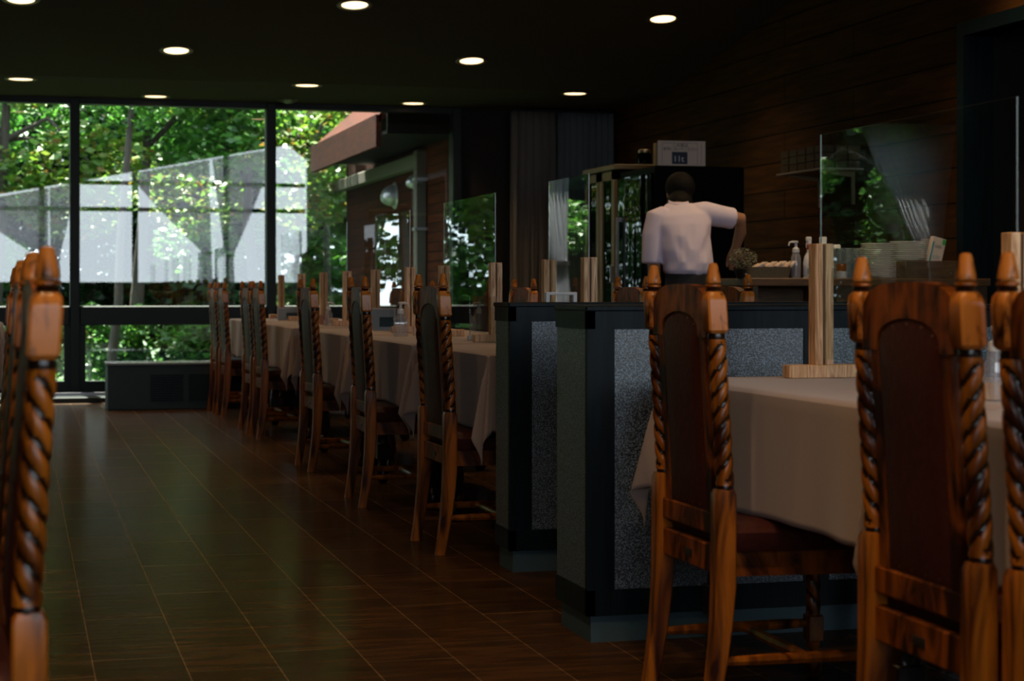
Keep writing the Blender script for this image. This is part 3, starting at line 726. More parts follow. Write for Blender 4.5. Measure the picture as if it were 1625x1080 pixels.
# ================================================================== TABLES, CLOTHS
TX0, TX1 = 1.62, 2.44
def table_at(y0, y1, lbl, x0=TX0, x1=TX1):
    t = thing('dining_table', 'dark wooden table under ' + lbl, 'table', ((x0 + x1) / 2, (y0 + y1) / 2, 0), 0, 'dining tables')
    a, b = (x1 - x0) / 2, (y1 - y0) / 2
    MB().box(-a, a, -b, b, .690, .716, bev=.004).build('tabletop', 'chair', t)
    MB().box(-a + .07, a - .07, -b + .07, b - .07, .61, .69).build('apron', 'chair_flat', t)
    for sx in (-1, 1):
        for sy in (-1, 1):
            x, y = sx * (a - .1), sy * (b - .1); m = MB()
            m.box(x - .032, x + .032, y - .032, y + .032, .54, .612, bev=.004)
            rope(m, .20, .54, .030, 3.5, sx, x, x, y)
            m.box(x - .032, x + .032, y - .032, y + .032, .12, .20, bev=.004)
            m.lathe([(.014, 0), (.03, .018), (.036, .05), (.03, .082), (.016, .1), (.025, .12)], (x, y, 0), 18)
            m.build('leg', ['chair_dark', 'black'], t, True)
    return t
def cloth_at(y0, y1, lbl, d=.285, x0=TX0, x1=TX1, seed=0):
    a, b = (x1 - x0) / 2 + .004, (y1 - y0) / 2 + .004
    cx, cy = (x0 + x1) / 2, (y0 + y1) / 2; rr = random.Random(seed)
    def axis(h):
        L = [-h - d + d * i / 22 for i in range(22)] + [-h + 2 * h * i / 26 for i in range(27)] + [h + d * (i + 1) / 22 for i in range(22)]
        return L
    U, V = axis(a), axis(b); vs = []; fs = []
    w = [rr.uniform(-1, 1) for _ in range(8)]; kk = [rr.uniform(.08, .18) for _ in range(4)]; sk = [rr.uniform(-.25, .25) for _ in range(4)]
    rad = .012
    def drop(t):  # arc over the table edge, then down
        q = rad * pi / 2
        if t < q: an = t / rad; return rad * sin(an), rad * (1 - cos(an))
        return rad, rad + (t - q)
    for v in V:
        for u in U:
            du, dv = max(0, abs(u) - a), max(0, abs(v) - b); su, sv = (1 if u > 0 else -1), (1 if v > 0 else -1)
            x, y, z = max(-a, min(a, u)), max(-b, min(b, v)), .7205
            if du and dv:
                rho = math.hypot(du, dv); th = math.atan2(dv, du); q = (0 if su < 0 else 1) + (0 if sv < 0 else 2)
                o, dz = drop(rho)
                f = sin(2 * th) * kk[q] * .75 + .20 * sin(4 * th) ** 2 * (.75 + 1.3 * sk[q] * cos(2 * th))
                th2 = th + sk[q] * sin(2 * th)
                hz = rho * f * min(1, rho / .10); dz2 = math.sqrt(max(0, dz * dz - (hz * .9) ** 2))
                x += su * (o * cos(th) + hz * cos(th2)); y += sv * (o * sin(th) + hz * sin(th2)); z -= dz2
            elif du:
                o, dz = drop(du); wv = .010 * sin(v * 9 + w[0]) * dz / d + .006 * sin(v * 23 + w[1]) * dz / d
                wv *= min(1, (b - abs(v)) / .1)
                x += su * (o + wv + .012 * dz); z -= dz
            elif dv:
                o, dz = drop(dv); wv = .012 * sin(u * 9 + w[2]) * dz / d; wv *= min(1, (a - abs(u)) / .1)
                y += sv * (o + wv + .012 * dz); z -= dz
            vs.append((x, y, z))
    n = len(U)
    for j in range(len(V) - 1):
        for i in range(n - 1):
            k = j * n + i; fs.append((k, k + 1, k + n + 1, k + n))
    o = MB().add(vs, fs).build('tablecloth', 'cloth', None, True, (cx, cy, 0))
    m = o.modifiers.new('thick', 'SOLIDIFY'); m.thickness = .0022; m.offset = 1
    return tag(o, lbl, 'tablecloth', 'mauve tablecloths')
T = [(3.25, 4.47, 'mauve linen cloth on the front table between the two near chairs'), (1.95, 3.13, 'mauve linen cloth at the right edge behind the largest chair'),
     (6.32, 7.42, 'mauve cloth with hanging corner beside the far partition'), (7.62, 8.95, 'mauve cloth under the clear pump bottle, second behind the partitions'),
     (9.25, 10.75, 'mauve cloth on the third table behind the partitions'), (11.2, 12.9, 'mauve cloth on the fourth table by the chair pair'), (13.25, 14.62, 'mauve cloth on the farthest table by the window')]
for i, (a, b, lb) in enumerate(T):
    table_at(a, b, lb); cloth_at(a, b, lb, seed=i)
table_at(12.0, 13.6, 'pale cloth at the extreme left edge', -.95, -.14); cloth_at(12.0, 13.6, 'mauve cloth at the extreme left edge, far down the aisle', .4, -.95, -.14, 50)

# ================================================================== SNEEZE SCREENS
def screen_at(ya, yb, top, lbl, grp='clear screens in ash wood posts', x=2.0, hp=.312):
    t = thing('table_screen', lbl, 'screen', (x, (ya + yb) / 2, .7235), 0, grp)
    h = (yb - ya) / 2
    for s in (-1, 1):
        y = s * h
        p = MB().box(-.098, .098, y - .022, y + .022, 0, .034, bev=.002)
        bs = p.build('base_block', 'ash', t)
        m = MB()
        m.box(-.026, -.0035, y - .021, y + .021, .034, .034 + hp, bev=.0015).box(.0035, .026, y - .021, y + .021, .034, .034 + hp, bev=.0015)
        m.box(-.0035, .0035, y - .019, y + .019, .034, .034 + hp - .004, mi=1)
        m.build('post', ['ash', 'slotline'], t)
    m = MB().box(-.0022, .0022, -h + .0, h - .0, .05, top - .7235); m.m = [0] * 6
    vs = m.v
    o = MB()
    # big faces acrylic, rim edge material
    b = MB().box(-.0022, .0022, -h, h, .05, top - .7235)
    for i, f in enumerate(b.f):
        xs = {round(b.v[k][0], 5) for k in f}; b.m[i] = 0 if len(xs) == 1 else 1
    b.build('clear_sheet', ['acrylic', 'edge'], t)
    return t
screen_at(3.395, 4.36, 1.352, 'large clear screen in the right foreground on ash wood posts')
screen_at(6.36, 6.88, 1.375, 'short clear screen behind the near partition beside the drape')
screen_at(7.72, 8.72, 1.375, 'dark looking clear screen left of the drape, behind the second partition')
screen_at(9.53, 10.5, 1.375, 'clear screen reflecting bright foliage, in front of the orange wing')
screen_at(11.48, 12.4, 1.385, 'clear screen with streaked green reflection, left of the orange wing end')
screen_at(13.42, 14.5, 1.385, 'farthest clear screen on the last table beside the window mullion')
# small low acrylic board
t = thing('low_acrylic_board', 'low clear acrylic board standing before the dark screen', 'screen', (1.97, 7.85, .7235))
b = MB().box(-.0015, .0015, -.28, .22, 0, .20)
for i, f in enumerate(b.f): b.m[i] = 0 if len({round(b.v[k][0], 5) for k in f}) == 1 else 1
b.build('clear_sheet', ['acrylic', 'edge'], t); MB().box(-.012, .012, .2, .225, 0, .022, bev=.002).build('clip', 'white', t)

# ================================================================== BOTTLES AND CARDS
def pump(label, loc, s=1., w=.036, grp='pump bottles', sq=True, mat='clear', rz=0):
    t = thing('pump_bottle', label, 'bottle', loc, rz, grp); t.scale = (s, s, s)
    m = MB()
    if sq:
        rings = []
        for z, q, c in ((0, w * .92, .006), (.004, w, .007), (.082, w, .007), (.092, w * .85, .010), (.104, .018, .009), (.112, .014, .0069)):
            rings.append([(-q + c, -q, z), (q - c, -q, z), (q, -q + c, z), (q, q - c, z), (q - c, q, z), (-q + c, q, z), (-q, q - c, z), (-q, -q + c, z)])
        m.loft(rings)
    else: m.lathe([(w * .9, 0), (w, .004), (w, .10), (w * .8, .115), (.013, .125), (.013, .13)], n=20)
    m.build('bottle_body', mat, t, True)
    z = .110 if sq else .125
    MB().lathe([(.017, z), (.018, z + .004), (.016, z + .02), (.007, z + .026), (.0055, z + .046), (.011, z + .047), (.012, z + .055), (.008, z + .058), (.0001, z + .058)], n=18).build('pump_collar', 'white', t, True)
    MB().tube([(0, 0, z + .052), (.02, 0, z + .053), (.034, 0, z + .050), (.038, 0, z + .034)], [.006, .005, .0045, .004], 8).build('nozzle', 'white', t, True)
    MB().tube([(0, 0, .012), (0, 0, z)], [.0025, .0025], 6).build('dip_tube', 'white', t)
    return t
pump('clear square pump bottle on the table second behind the partitions', (1.80, 8.80, .7235), 1.0, rz=R(-10))
pump('small pump bottle beside the ash post of the fourth table', (1.86, 11.35, .7235), .9, .028)
pump('small clear bottle left of the pink cup on the far table', (1.85, 12.0, .7235), .9, .026)
pump('clear bottle between the two right front chairs', (1.93, 3.36, .7235), .92, .022)
cp = tag(MB().lathe([(.024, 0), (.030, .06), (.031, .062), (.028, .062), (.022, .004), (.0001, .004)], n=20).build('cup', plain('pink_cup', (.55, .32, .28), .5), None, True, (1.92, 11.9, .7235)), 'small pink cup on the fourth table', 'cup')
def card(label, loc, w_, h_, rz=0):
    t = thing('menu_card_holder', label, 'card holder', loc, rz, 'card holders on the tables')
    m = MB().box(-.006, 0, -w_ / 2, w_ / 2, 0, .006)
    for a in ((-w_ / 2, -w_ / 2 + .006, 0, h_), (w_ / 2 - .006, w_ / 2, 0, h_), (-w_ / 2, w_ / 2, 0, .006), (-w_ / 2, w_ / 2, h_ - .006, h_)): m.box(-.007, .001, a[0], a[1], a[2], a[3])
    m.build('frame', 'white', t); MB().box(-.004, 0, -w_ / 2 + .004, w_ / 2 - .004, .004, h_ - .004).build('card', 'card', t)
    MB().box(-.0046, -.004, -w_ / 2 + .012, w_ / 2 * .2, .02, h_ * .6).build('dark_photo', 'dcard', t)
    MB().box(-.007, .035, -w_ / 2, w_ / 2, 0, .004).build('foot', 'white', t)
    return t
card('white framed blue card behind the ash post of the third table', (1.96, 10.1, .7235), .15, .125, R(70))
card('white framed blue card on the farthest table beside the mullion', (1.93, 13.6, .7235), .17, .095, R(70))
tag(B(-.03, .03, -.012, .012, 0, .045, .002).build('paper_tent', 'paper', None, False, (1.93, 8.98, .7235)), 'small white paper tent right of the pump bottle', 'card')
tag(B(-.05, .05, -.03, .03, 0, .006, .001).build('slip_tray', 'white', None, False, (1.74, 9.5, .7235)), 'small flat white tray near the edge of the third table', 'tray')

# ================================================================== PARTITIONS
def partition(x0, x1, y0, y1, label, splits):
    t = thing('low_partition', label, 'partition', (x0, y0, 0), 0, 'speckled partitions')
    W, D = x1 - x0, y1 - y0; e = .012
    MB().box(.012, W - .012, .012, D - .012, 0, .075).build('kick_board', 'kick', t)
    MB().box(0.006, W - .006, .006, D - .006, .074, .895).build('core', 'pframe', t)
    MB().box(-.006, W + .006, -.006, D + .006, .893, .908, bev=.003).build('top_cap', 'pframe', t)
    fr = MB(); a = [0, .075] ; 
    fr.box(-.002, W + .002, -.002, .02, .845, .893).box(-.002, W + .002, -.002, .02, .073, .142)
    fr.box(-.002, .02, -.002, D + .002, .845, .893).box(-.002, .02, -.002, D + .002, .073, .142)
    fr.box(-.002, .075, -.002, .02, .142, .845)
    for s in splits: fr.box(s - .038, s + .038, -.002, .02, .142, .845)
    fr.box(W - .075, W + .002, -.002, .02, .142, .845)
    fr.build('frame', 'pframe', t)
    edges = [.075] + [q for s in splits for q in (s - .038, s + .038)] + [W - .075]
    for i in range(0, len(edges), 2): MB().box(edges[i] + .001, edges[i + 1] - .001, .001, .018, .143, .844).build('speckled_panel', 'panel', t)
    MB().box(.001, .018, .022, D - .004, .143, .844).build('speckled_panel', 'panel', t)
    return t
partition(1.472, 2.98, 4.69, 4.99, 'near dark blue partition with speckled grey panels behind the front chair', [.665])
partition(1.588, 2.98, 5.93, 6.13, 'farther dark blue partition with speckled panels, beside the cloth corner', [.665])
t = thing('clip_bracket', 'small white bracket shaped screen clip on the partition top between two ash posts', 'stand', (1.80, 6.05, .908), R(10))  # white bracket, taken for the foot clip of a clear screen
MB().box(-.06, -.045, -.01, .01, 0, .03, bev=.002).box(.045, .06, -.01, .01, 0, .03, bev=.002).box(-.06, .06, -.01, .01, .025, .035, bev=.002).build('bracket', 'white', t)

# ================================================================== SERVICE CORNER
cb = thing('display_cabinet', 'cream framed glass door cabinet in the corner by the drape', 'cabinet', (4.0, 12.08, 0))
MB().box(.02, .62, 0, .72, 0, 1.80).build('carcass', 'fridge', cb)
MB().box(-.02, .64, -.02, .74, 1.79, 1.825, bev=.004).build('cornice', 'cream', cb)
for (y0, y1) in ((.02, .35), (.37, .70)):
    d = MB()
    d.box(-.012, .016, y0, y0 + .06, .1, 1.78).box(-.012, .016, y1 - .06, y1, .1, 1.78).box(-.012, .016, y0, y1, 1.72, 1.78).box(-.012, .016, y0, y1, .1, .2)
    do = d.build('door', 'cream', cb); MB().box(-.002, .004, y0 + .055, y1 - .055, .19, 1.73).build('door_glass', 'darkglass', do)
    MB().box(-.03, -.012, y0 + .02, y0 + .04, 1.0, 1.12, bev=.003).build('handle', 'hood', do)
fg = thing('refrigerator', 'tall black refrigerator with mirror-like glass door beside the person', 'refrigerator', (4.0, 11.32, 0))
MB().box(.015, .64, 0, .73, 0, 1.765, bev=.006).build('cabinet_body', 'fridge', fg)
MB().box(-.006, .012, .03, .70, .1, 1.72).build('glass_door', glass('black_mirror_glass', (.02, .025, .02), 1.5, 0.02, .9, .004), fg)
MB().box(-.04, -.02, .64, .66, .8, 1.45, bev=.004).box(-.03, -.0, .64, .66, .8, .83).box(-.03, 0, .64, .66, 1.42, 1.45).build('handle', 'hood', fg)
# notice
nt_ = thing('paper_notice', 'tilted paper notice with Japanese lettering and dark square on the refrigerator', 'notice', (4.20, 11.34, 1.767), R(-2))
MB().box(-.16, .17, -.002, .0, 0.002, .165).build('sheet', 'paper', nt_)
MB().box(-.175, -.16, -.004, .05, 0.0, .15, bev=.003).box(-.17, .16, .03, .045, 0, .13).build('backing_box', 'wicker', nt_)
MB().box(-.13, .115, -.0026, -.0022, .150, .1515).box(-.13, -.1285, -.0026, -.0022, .012, .150).box(.1135, .115, -.0026, -.0022, .012, .150).box(.14, .1415, -.0026, -.0022, .012, .150).build('border_line', 'ink', nt_)
MB().box(-.062, .045, -.0028, -.0022, .012, .092).build('dark_square', plain('navy_print', (.02, .03, .06), .6), nt_)
for s_, sz, z in (('この席は', .027, .134), ('使用しないでください', .0235, .110)): text(s_, sz, 'ink', nt_, (-.005, -.003, z), (R(90), 0, 0))
text('11', .055, 'white', nt_, (-.026, -.0032, .045), (R(90), 0, 0)); text('t', .055, 'white', nt_, (.012, -.0032, .045), (R(90), 0, 0))
jr = thing('glass_jar', 'small dark glass jar with shiny lid on the cream cabinet', 'jar', (4.28, 12.3, 1.825))
MB().lathe([(.045, 0), (.05, .01), (.05, .085), (.04, .1)], n=24).build('jar_body', 'darkglass', jr, True); MB().lathe([(.045, .1), (.046, .118), (.03, .124), (.0001, .124)], n=24).build('lid', 'nail', jr, True)
# counter
ct = thing('service_counter', 'brown wooden service counter with open front below the wooden wall', 'counter', (3.885, 9.400, 0))
MB().box(-.01, 1.475, -.015, .5, .972, 1.016, bev=.004).build('worktop', 'cwood', ct)
m = MB().box(.02, .05, 0, .48, 0, .972).box(.52, .56, 0, .48, 0, .972).box(1.42, 1.46, 0, .48, 0, .972).box(.05, 1.42, .45, .48, 0, .972).box(.05, 1.42, .02, .45, .55, .58).box(.56, 1.42, 0, .02, .58, .972)
m.build('carcass', 'cwood', ct)
CZ = 1.0165
def item(px, y): # counter-top x for a picture column, at depth y
    cx = (px - 812.5) / F_PX; z = y / (cos(YAW) - sin(YAW) * cx); return z * (cos(YAW) * cx + sin(YAW))
# basket with folded napkins
bk = thing('wicker_basket', 'shallow tan wicker basket of folded napkins on the counter', 'basket', (item(1214, 9.520), 9.520, CZ))
rings = []
for z, a, b_ in ((0, .125, .075), (.05, .135, .085), (.062, .14, .09), (.062, .13, .08), (.012, .118, .068)):
    rings.append([(a * math.copysign(abs(cos(t)) ** .4, cos(t)), b_ * math.copysign(abs(sin(t)) ** .4, sin(t)), z) for t in [2 * pi * k / 32 for k in range(32)]])
MB().loft(rings).build('woven_body', 'wicker', bk, True)
nap = None
for i in range(8):
    x = item(1196 + i * 8, 9.520)
    if nap is None:
        nap = MB(); nap.prism([(-.07, 0), (.04, .062), (.046, .058), (-.05, -.004)], 1, -.045, .045); nap = recalc(nap.build('napkin', 'paper', None, False)); tag(nap, '', 'napkin', 'folded napkins fanned in the basket'); o = nap
    else: o = nap.copy(); C.objects.link(o)
    o.location = (x, 9.520 + .004 * (i % 3), CZ + .022 + .006 * (i % 2) ); o.rotation_euler = (0, R(-2 * i), R(rnd.uniform(-6, 6))); o['label'] = 'folded white napkin fanned with others in the wicker basket'
pump('clear pump bottle between the napkin basket and the spray bottle', (item(1263, 9.520), 9.520, CZ), 1.15, .024, 'bottles on the counter', False, rz=pi)
sp = thing('spray_bottle', 'white trigger spray bottle with red collar on the counter', 'bottle', (item(1284, 9.550), 9.550, CZ + .008), 0, 'bottles on the counter')
MB().lathe([(.030, 0), (.034, .006), (.034, .085), (.028, .115), (.014, .14), (.013, .16)], n=20, sy=.7).build('bottle_body', 'white', sp, True)
MB().lathe([(.015, .155), (.016, .16), (.016, .178), (.012, .182)], n=16).build('collar', 'red', sp, True)
MB().box(-.012, .012, -.01, .01, .18, .205, bev=.004).box(-.02, .014, -.009, .009, .2, .226, bev=.005).tube([(-.012, 0, .2), (-.018, 0, .185), (-.016, 0, .165)], .003, 6).build('trigger_head', 'white', sp)
text('AC', .026, 'red', sp, (.0, -.0252, .072), (R(90), 0, 0)); MB().box(-.02, .02, -.0250, -.0242, .015, .05).build('label', 'blue', sp)
tag(B(-.10, .10, -.07, .07, 0, .008, .002).build('flat_tray', 'white', None, False, (item(1308, 9.600), 9.600, CZ)), 'thin white tray under the spray bottle on the counter', 'tray')
cn = thing('canister', 'white lidded canister behind the ash post of the large screen', 'canister', (item(1306, 9.720), 9.720, CZ))
MB().lathe([(.045, 0), (.045, .16), (.042, .165)], n=24).build('body', 'china', cn, True); MB().box(-.07, .09, -.05, .05, .165, .195, bev=.006).build('lid', 'china', cn); MB().lathe([(.02, .195), (.022, .235), (.018, .24), (.0001, .24)], n=16).build('knob', 'china', cn, True)
# flowers / glassware beside the hand
fl_ = thing('dried_flower_bunch', 'bunch of small pale dried flowers in a dark pot under the hand', 'flowers', (item(1186, 9.460), 9.520, CZ))
MB().lathe([(.035, 0), (.05, .05), (.045, .055), (.03, .006), (.0001, .006)], n=18).build('pot', 'black', fl_, True)
f = leaf_mesh('flower_heads', 700, [(0, 0, .11, .085, .06, .06)], .012, 'flower', 31); f.parent = fl_; f['kind'] = 'stuff'
# glasses
gl = None
gpos = [(1322, 9.500), (1334, 9.500), (1346, 9.500), (1358, 9.500), (1326, 9.600), (1338, 9.600), (1350, 9.600), (1363, 9.600), (1372, 9.520)]
for i, (px, y) in enumerate(gpos):
    for lv_ in range(2 if i < 4 else 1):
        if gl is None:
            gl = MB().lathe([(.020, 0), (.023, .004), (.027, .085), (.0255, .085), (.021, .008), (.0001, .008)], n=18).build('drinking_glass', 'tumbler', None, True); tag(gl, '', 'glass', 'drinking glasses on the counter'); o = gl
        else: o = gl.copy(); C.objects.link(o)
        o.location = (item(px, y), y, CZ + lv_ * .086); o['label'] = 'plain clear drinking glass stacked among others right of the spray bottle'
am = tag(MB().lathe([(.026, 0), (.028, .01), (.028, .04), (.026, .04), (.024, .008), (.0001, .008)], n=20).build('amber_cup', 'amber', None, True, (item(1335, 9.440), 9.435, CZ + .04)), 'amber orange cup on a small stack in front of the glasses', 'cup')
for q in range(5):
    o = MB().lathe([(.03, 0), (.032, .006), (.03, .007), (.0001, .003)], n=20).build('saucer', 'china', None, True, (item(1335, 9.440), 9.435, CZ + q * .0078)); tag(o, 'small white saucer in the little stack under the amber cup', 'saucer', 'small saucers under the amber cup')
pl = None
for (px, y, n, r_, z0) in ((1345, 9.60, 15, .105, 0), (1396, 9.66, 18, .11, 0), (1441, 9.600, 19, .105, .0)):
    for i in range(n):
        if pl is None:
            pl = MB().lathe([(.05, 0), (.055, .002), (.103, .0085), (.106, .0090), (.105, .0110), (.055, .005), (.0001, .004)], n=32).build('plate', 'china', None, True); tag(pl, '', 'plate', 'stacked white plates on the counter'); o = pl
        else: o = pl.copy(); C.objects.link(o)
        o.location = (item(px, y) + rnd.uniform(-.002, .002), y, CZ + z0 + i * .0112); o.scale = (r_ / .105, r_ / .105, 1)
        o['label'] = 'white plate in the ' + {1345: 'left', 1396: 'middle', 1441: 'right'}[px] + ' plate stack seen through the large screen'
# boxes behind
def printed_box(label, loc, w_, d_, h_, rot):
    t = thing('printed_carton', label, 'carton', loc, 0, 'printed cartons'); t.rotation_euler = rot
    MB().box(-w_ / 2, w_ / 2, -d_ / 2, d_ / 2, 0, h_, bev=.002).build('carton_body', 'paper', t)
    MB().box(w_ * .22, w_ / 2 - .002, -d_ / 2 - .0008, -d_ / 2, h_ - .035, h_ - .004).build('green_print', 'green', t)
    MB().box(-w_ / 2 + .002, -w_ / 2 + .014, -d_ / 2 - .0008, -d_ / 2, .02, h_ - .03).build('blue_print', 'blue', t)
    text('GSD', .022, 'ink', t, (0, -d_ / 2 - .0009, h_ * .72), (R(90), 0, 0)); text('650', .03, 'card', t, (0, -d_ / 2 - .0009, h_ * .4), (R(90), 0, 0))
    return t
printed_box('white carton with green and blue print leaning right of the plates', (item(1478, 9.560), 9.560, CZ + .05), .085, .04, .19, (0, R(14), 0))
printed_box('white and green carton standing behind the plate stack', (item(1452, 9.720), 9.720, CZ + .12), .09, .05, .09, (0, 0, 0))
tag(B(-.05, .05, -.04, .04, 0, .235, .003).build('plain_carton', 'cream', None, False, (item(1478, 9.760), 9.760, CZ)), 'plain cream carton behind the printed cartons', 'carton')
bb = thing('brown_crate', 'brown wooden crate on the counter below the printed cartons', 'crate', (item(1473, 9.500), 9.485, CZ))
MB().box(-.18, .14, -.06, .06, 0, .10, bev=.003).build('crate_body', 'cwood', bb); MB().lathe([(.006, 0), (.006, .004), (.0001, .005)], (0, 0, 0), 10).build('knob', 'nail', bb, True, (.10, -.062, .03))
bb.children[1].rotation_euler = (R(90), 0, 0)
# shelf with napkin bundles
sf = thing('wall_shelf', 'thin white wall shelf on two brackets carrying paper bundles', 'shelf', (5.4, 11.1, 1.745))
MB().box(-.30, 0, 0, .76, 0, .014, bev=.002).build('shelf_board', plain('pale_shelf', (.40, .34, .28), .5), sf)
for y in (.12, .64):
    MB().prism([(-.26, 0), (-.01, 0), (-.01, -.22), (-.03, -.22), (-.035, -.04), (-.26, -.012)], 1, y - .01, y + .01).build('bracket', 'cream', sf)
nb = None
for k in range(3):
    for j in range(5):
        for i in range(3):
            if j > 1 and i > 0: continue
            if nb is None:
                nb = MB(); nb.box(0, .085, 0, .125, 0, .048, bev=.004)
                nb = tag(nb.build('napkin_bundle', plain('kraft_bundle', (.10, .07, .035), .8, var=.7, scale=90, bump=.4)), '', 'napkin bundle', 'paper bundles stacked on the wall shelf'); o = nb
            else: o = nb.copy(); C.objects.link(o)
            o.location = (5.11 + i * .093, 11.115 + j * .14, 1.7605 + k * .0505); o['label'] = 'bundle of kraft paper packets stacked on the wall shelf'

# ================================================================== PERSON
P = thing('person', 'person in pale lilac short-sleeved shirt and black trousers, seen from behind, reaching over the counter', 'person', (item(1090, 9.62), 9.62, 0)); P.scale = (.965, .965, .985)
def ell(c, rx, ry, n=20, tilt=(0, 0), sq=1.):
    out_ = []
    for k in range(n):
        a = 2 * pi * k / n; x = rx * math.copysign(abs(cos(a)) ** sq, cos(a)); y = ry * math.copysign(abs(sin(a)) ** sq, sin(a))
        out_.append((c[0] + x, c[1] + y, c[2] + x * tilt[0] + y * tilt[1]))
    return out_
body = MB()
body.loft([ell((0.01, .0, .86), .135, .10), ell((.01, .0, .96), .13, .095), ell((.01, .02, 1.08), .115, .085), ell((0, .05, 1.22), .135, .095), ell((0, .085, 1.34), .15, .095), ell((-.01, .10, 1.41), .12, .075), ell((-.01, .115, 1.46), .05, .05)])
body.tube([(-.01, .11, 1.42), (.01, .16, 1.475), (.03, .21, 1.51)], [.055, .050, .05], 14)
# head: cranium, jaw, nose, ears
hc = Vector((.045, .245, 1.530))
for (dx, dy, dz, rx, ry, rz_) in ((0, 0, .02, .074, .092, .082), (.008, .05, -.035, .055, .058, .062), (.012, .108, -.02, .012, .018, .016), (.074, .01, -.01, .008, .018, .028), (-.072, .0, -.01, .008, .018, .028)):
    rg = []
    for i in range(1, 12):
        a = pi * i / 12; rg.append([(hc.x + dx + rx * sin(a) * cos(t), hc.y + dy + ry * sin(a) * sin(t), hc.z + dz - rz_ * cos(a)) for t in [2 * pi * k / 16 for k in range(16)]])
    body.loft(rg)
# left arm hanging, right arm out to the side and bent down
LA = [(-.15, .09, 1.385), (-.175, .07, 1.26), (-.18, .06, 1.13), (-.165, .10, 1.0), (-.14, .15, .90)]
body.tube(LA, [.048, .046, .040, .034, .026], 14)
RA = [(.14, .09, 1.405), (.25, .11, 1.395), (.39, .14, 1.375), (.41, .19, 1.30), (.405, .25, 1.215)]
body.tube(RA, [.050, .045, .040, .036, .026], 14)
def hand(w_, d, side, palm, curl):
    """w_ wrist, d direction of the fingers, side across the palm, palm normal"""
    w_, d, side, palm = Vector(w_), Vector(d).normalized(), Vector(side).normalized(), Vector(palm).normalized()
    pr = []
    for q, hw_, th_ in ((-.01, .026, .018), (.02, .032, .016), (.055, .040, .014), (.085, .040, .012)):
        c = w_ + d * q; pr.append([c + side * hw_ * cos(a) + palm * th_ * sin(a) for a in [2 * pi * k / 14 for k in range(14)]])
    body.loft(pr)
    for i, ln in enumerate((.062, .072, .068, .052)):
        b_ = w_ + d * .078 + side * (-.030 + .020 * i); pts = [b_]; dr = d.copy(); p_ = b_
        for s_ in range(3):
            dr = (dr + palm * curl * (.5 + .3 * s_)).normalized(); p_ = p_ + dr * ln / 3 * (1.15 - .1 * s_); pts.append(p_)
        body.tube([pts[0] - d * .015] + pts, [.0088, .0088, .0082, .0075, .006], 8)
    b_ = w_ + d * .025 - side * .026
    body.tube([b_, b_ - side * .018 + d * .018 + palm * .006, b_ - side * .026 + d * .040 + palm * .014, b_ - side * .022 + d * .060 + palm * .02], [.012, .011, .0095, .007], 8)
hand((.405, .25, 1.215), (-.05, .55, -.85), (-1, 0, 0), (0, -.85, -.5), .35)
hand((-.14, .15, .90), (.1, .35, -.9), (0, 1, .3), (1, 0, 0), .3)
for s in (-1, 1):
    body.tube([(s * .07, .0, .92), (s * .08, .01, .70), (s * .085, .0, .48), (s * .085, -.01, .28), (s * .085, -.01, .08)], [.088, .075, .054, .048, .034], 16)
bo = body.build('body', 'skin', P, True); recalc(bo)
rm = bo.modifiers.new('r', 'REMESH'); rm.mode = 'VOXEL'; rm.voxel_size = .0055; rm.use_smooth_shade = True
sm = bo.modifiers.new('s', 'SMOOTH'); sm.factor = .5; sm.iterations = 3
s_ = MB()
def fold(ring, z):
    return [(x + .005 * sin(z * 60 + x * 30), y - .006 * sin(x * 45 + z * 38) - .004 * sin(x * 90 - z * 55), zz) for x, y, zz in ring]
s_.loft([fold(ell((.012, .0, 1.045), .120, .100, 36), 0), fold(ell((.012, .002, 1.07), .148, .118, 36), 1.07), fold(ell((.010, .01, 1.12), .150, .122, 36), 1.12), fold(ell((.004, .025, 1.19), .152, .122, 36), 1.19),
         fold(ell((0, .05, 1.27), .163, .122, 36), 1.27), ell((-.002, .075, 1.34), .178, .118, 36, (.05, 0)), ell((-.005, .09, 1.395), .168, .100, 36, (.08, 0)), ell((-.008, .10, 1.43), .125, .080, 36, (.10, .1)), ell((-.01, .11, 1.462), .070, .064, 36, (.08, .2))])
s_.tube([(-.10, .09, 1.395), (-.155, .085, 1.375), (-.182, .075, 1.27), (-.188, .068, 1.19), (-.190, .066, 1.115)], [.055, .066, .064, .062, .062], 24)
s_.tube([(.08, .09, 1.405), (.15, .10, 1.405), (.22, .11, 1.395), (.29, .12, 1.385), (.335, .128, 1.378)], [.06, .070, .066, .062, .064], 24)
so = recalc(s_.build('shirt', 'shirt', P, True))
rm = so.modifiers.new('r', 'REMESH'); rm.mode = 'VOXEL'; rm.voxel_size = .008; rm.use_smooth_shade = True
sm = so.modifiers.new('s', 'SMOOTH'); sm.factor = .5; sm.iterations = 5
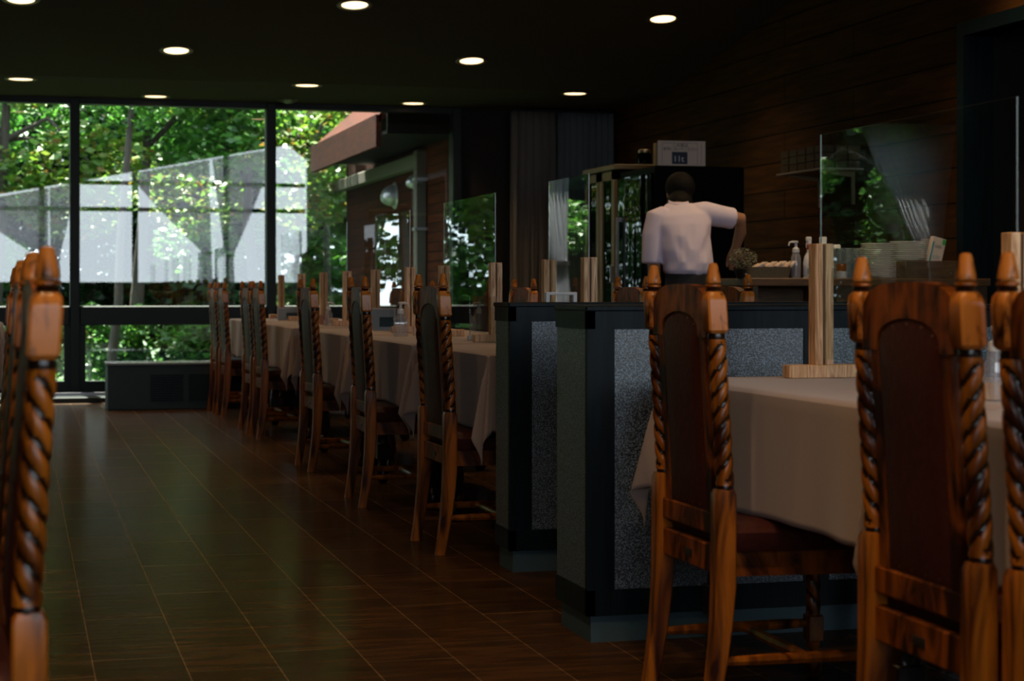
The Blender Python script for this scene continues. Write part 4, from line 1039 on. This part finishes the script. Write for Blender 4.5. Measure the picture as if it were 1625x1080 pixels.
cl = MB(); cl.loft([ell((-.008, .112, 1.445), .068, .062, 28, (.06, .2)), ell((-.006, .12, 1.478), .060, .058, 28, (.06, .25)), ell((-.006, .12, 1.480), .056, .054, 28, (.06, .25)), ell((-.008, .112, 1.450), .062, .056, 28, (.06, .2))], cap=False)
recalc(cl.build('collar', 'shirt', P, True))
tr = MB(); tr.loft([ell((.01, .0, .80), .155, .115, 24), ell((.01, 0, .90), .158, .118, 24), ell((.012, .0, 1.0), .142, .110, 24), ell((.012, .0, 1.062), .138, .108, 24)])
for s in (-1, 1): tr.tube([(s * .075, .0, .9), (s * .082, .01, .70), (s * .085, .0, .48), (s * .087, -.01, .28), (s * .087, -.01, .05)], [.09, .088, .070, .062, .058], 18)
to = recalc(tr.build('trousers', 'trousers', P, True)); rm = to.modifiers.new('r', 'REMESH'); rm.mode = 'VOXEL'; rm.voxel_size = .012; rm.use_smooth_shade = True
hr = MB()
for (dx, dy, dz, rx, ry, rz_) in ((0, -.012, .032, .088, .102, .090), (-.01, -.055, -.03, .070, .05, .065), (-.030, -.085, -.070, .078, .082, .072)):
    rg = []
    for i in range(1, 12):
        a = pi * i / 12; rg.append([(hc.x + dx + rx * sin(a) * cos(t), hc.y + dy + ry * sin(a) * sin(t), hc.z + dz - rz_ * cos(a)) for t in [2 * pi * k / 20 for k in range(20)]])
    hr.loft(rg)
ho = recalc(hr.build('hair', 'hair', P, True)); rm = ho.modifiers.new('r', 'REMESH'); rm.mode = 'VOXEL'; rm.voxel_size = .006; rm.use_smooth_shade = True
tf = MB(); rr = random.Random(5)
for i in range(60):
    a = rr.uniform(-2.7, -.5); x = hc.x - .02 + .05 * cos(a); y = hc.y - .055 + .035 * sin(a)
    tf.tube([(x, y, hc.z - .06), (x + rr.uniform(-.01, .01), y - .008, hc.z - .10), (x + rr.uniform(-.018, .018), y - .012, hc.z - .125 - rr.uniform(0, .015))], [.004, .003, .0008], 5)
tf.build('hair_ends', 'hair', P, True)
sh_ = MB()
for s in (-1, 1): sh_.loft([ell((s * .087, .04, 0), .045, .125, 20), ell((s * .087, .04, .03), .045, .125, 20), ell((s * .087, .02, .06), .036, .09, 20), ell((s * .087, -.02, .085), .03, .05, 20)])
recalc(sh_.build('shoes', 'black', P, True))
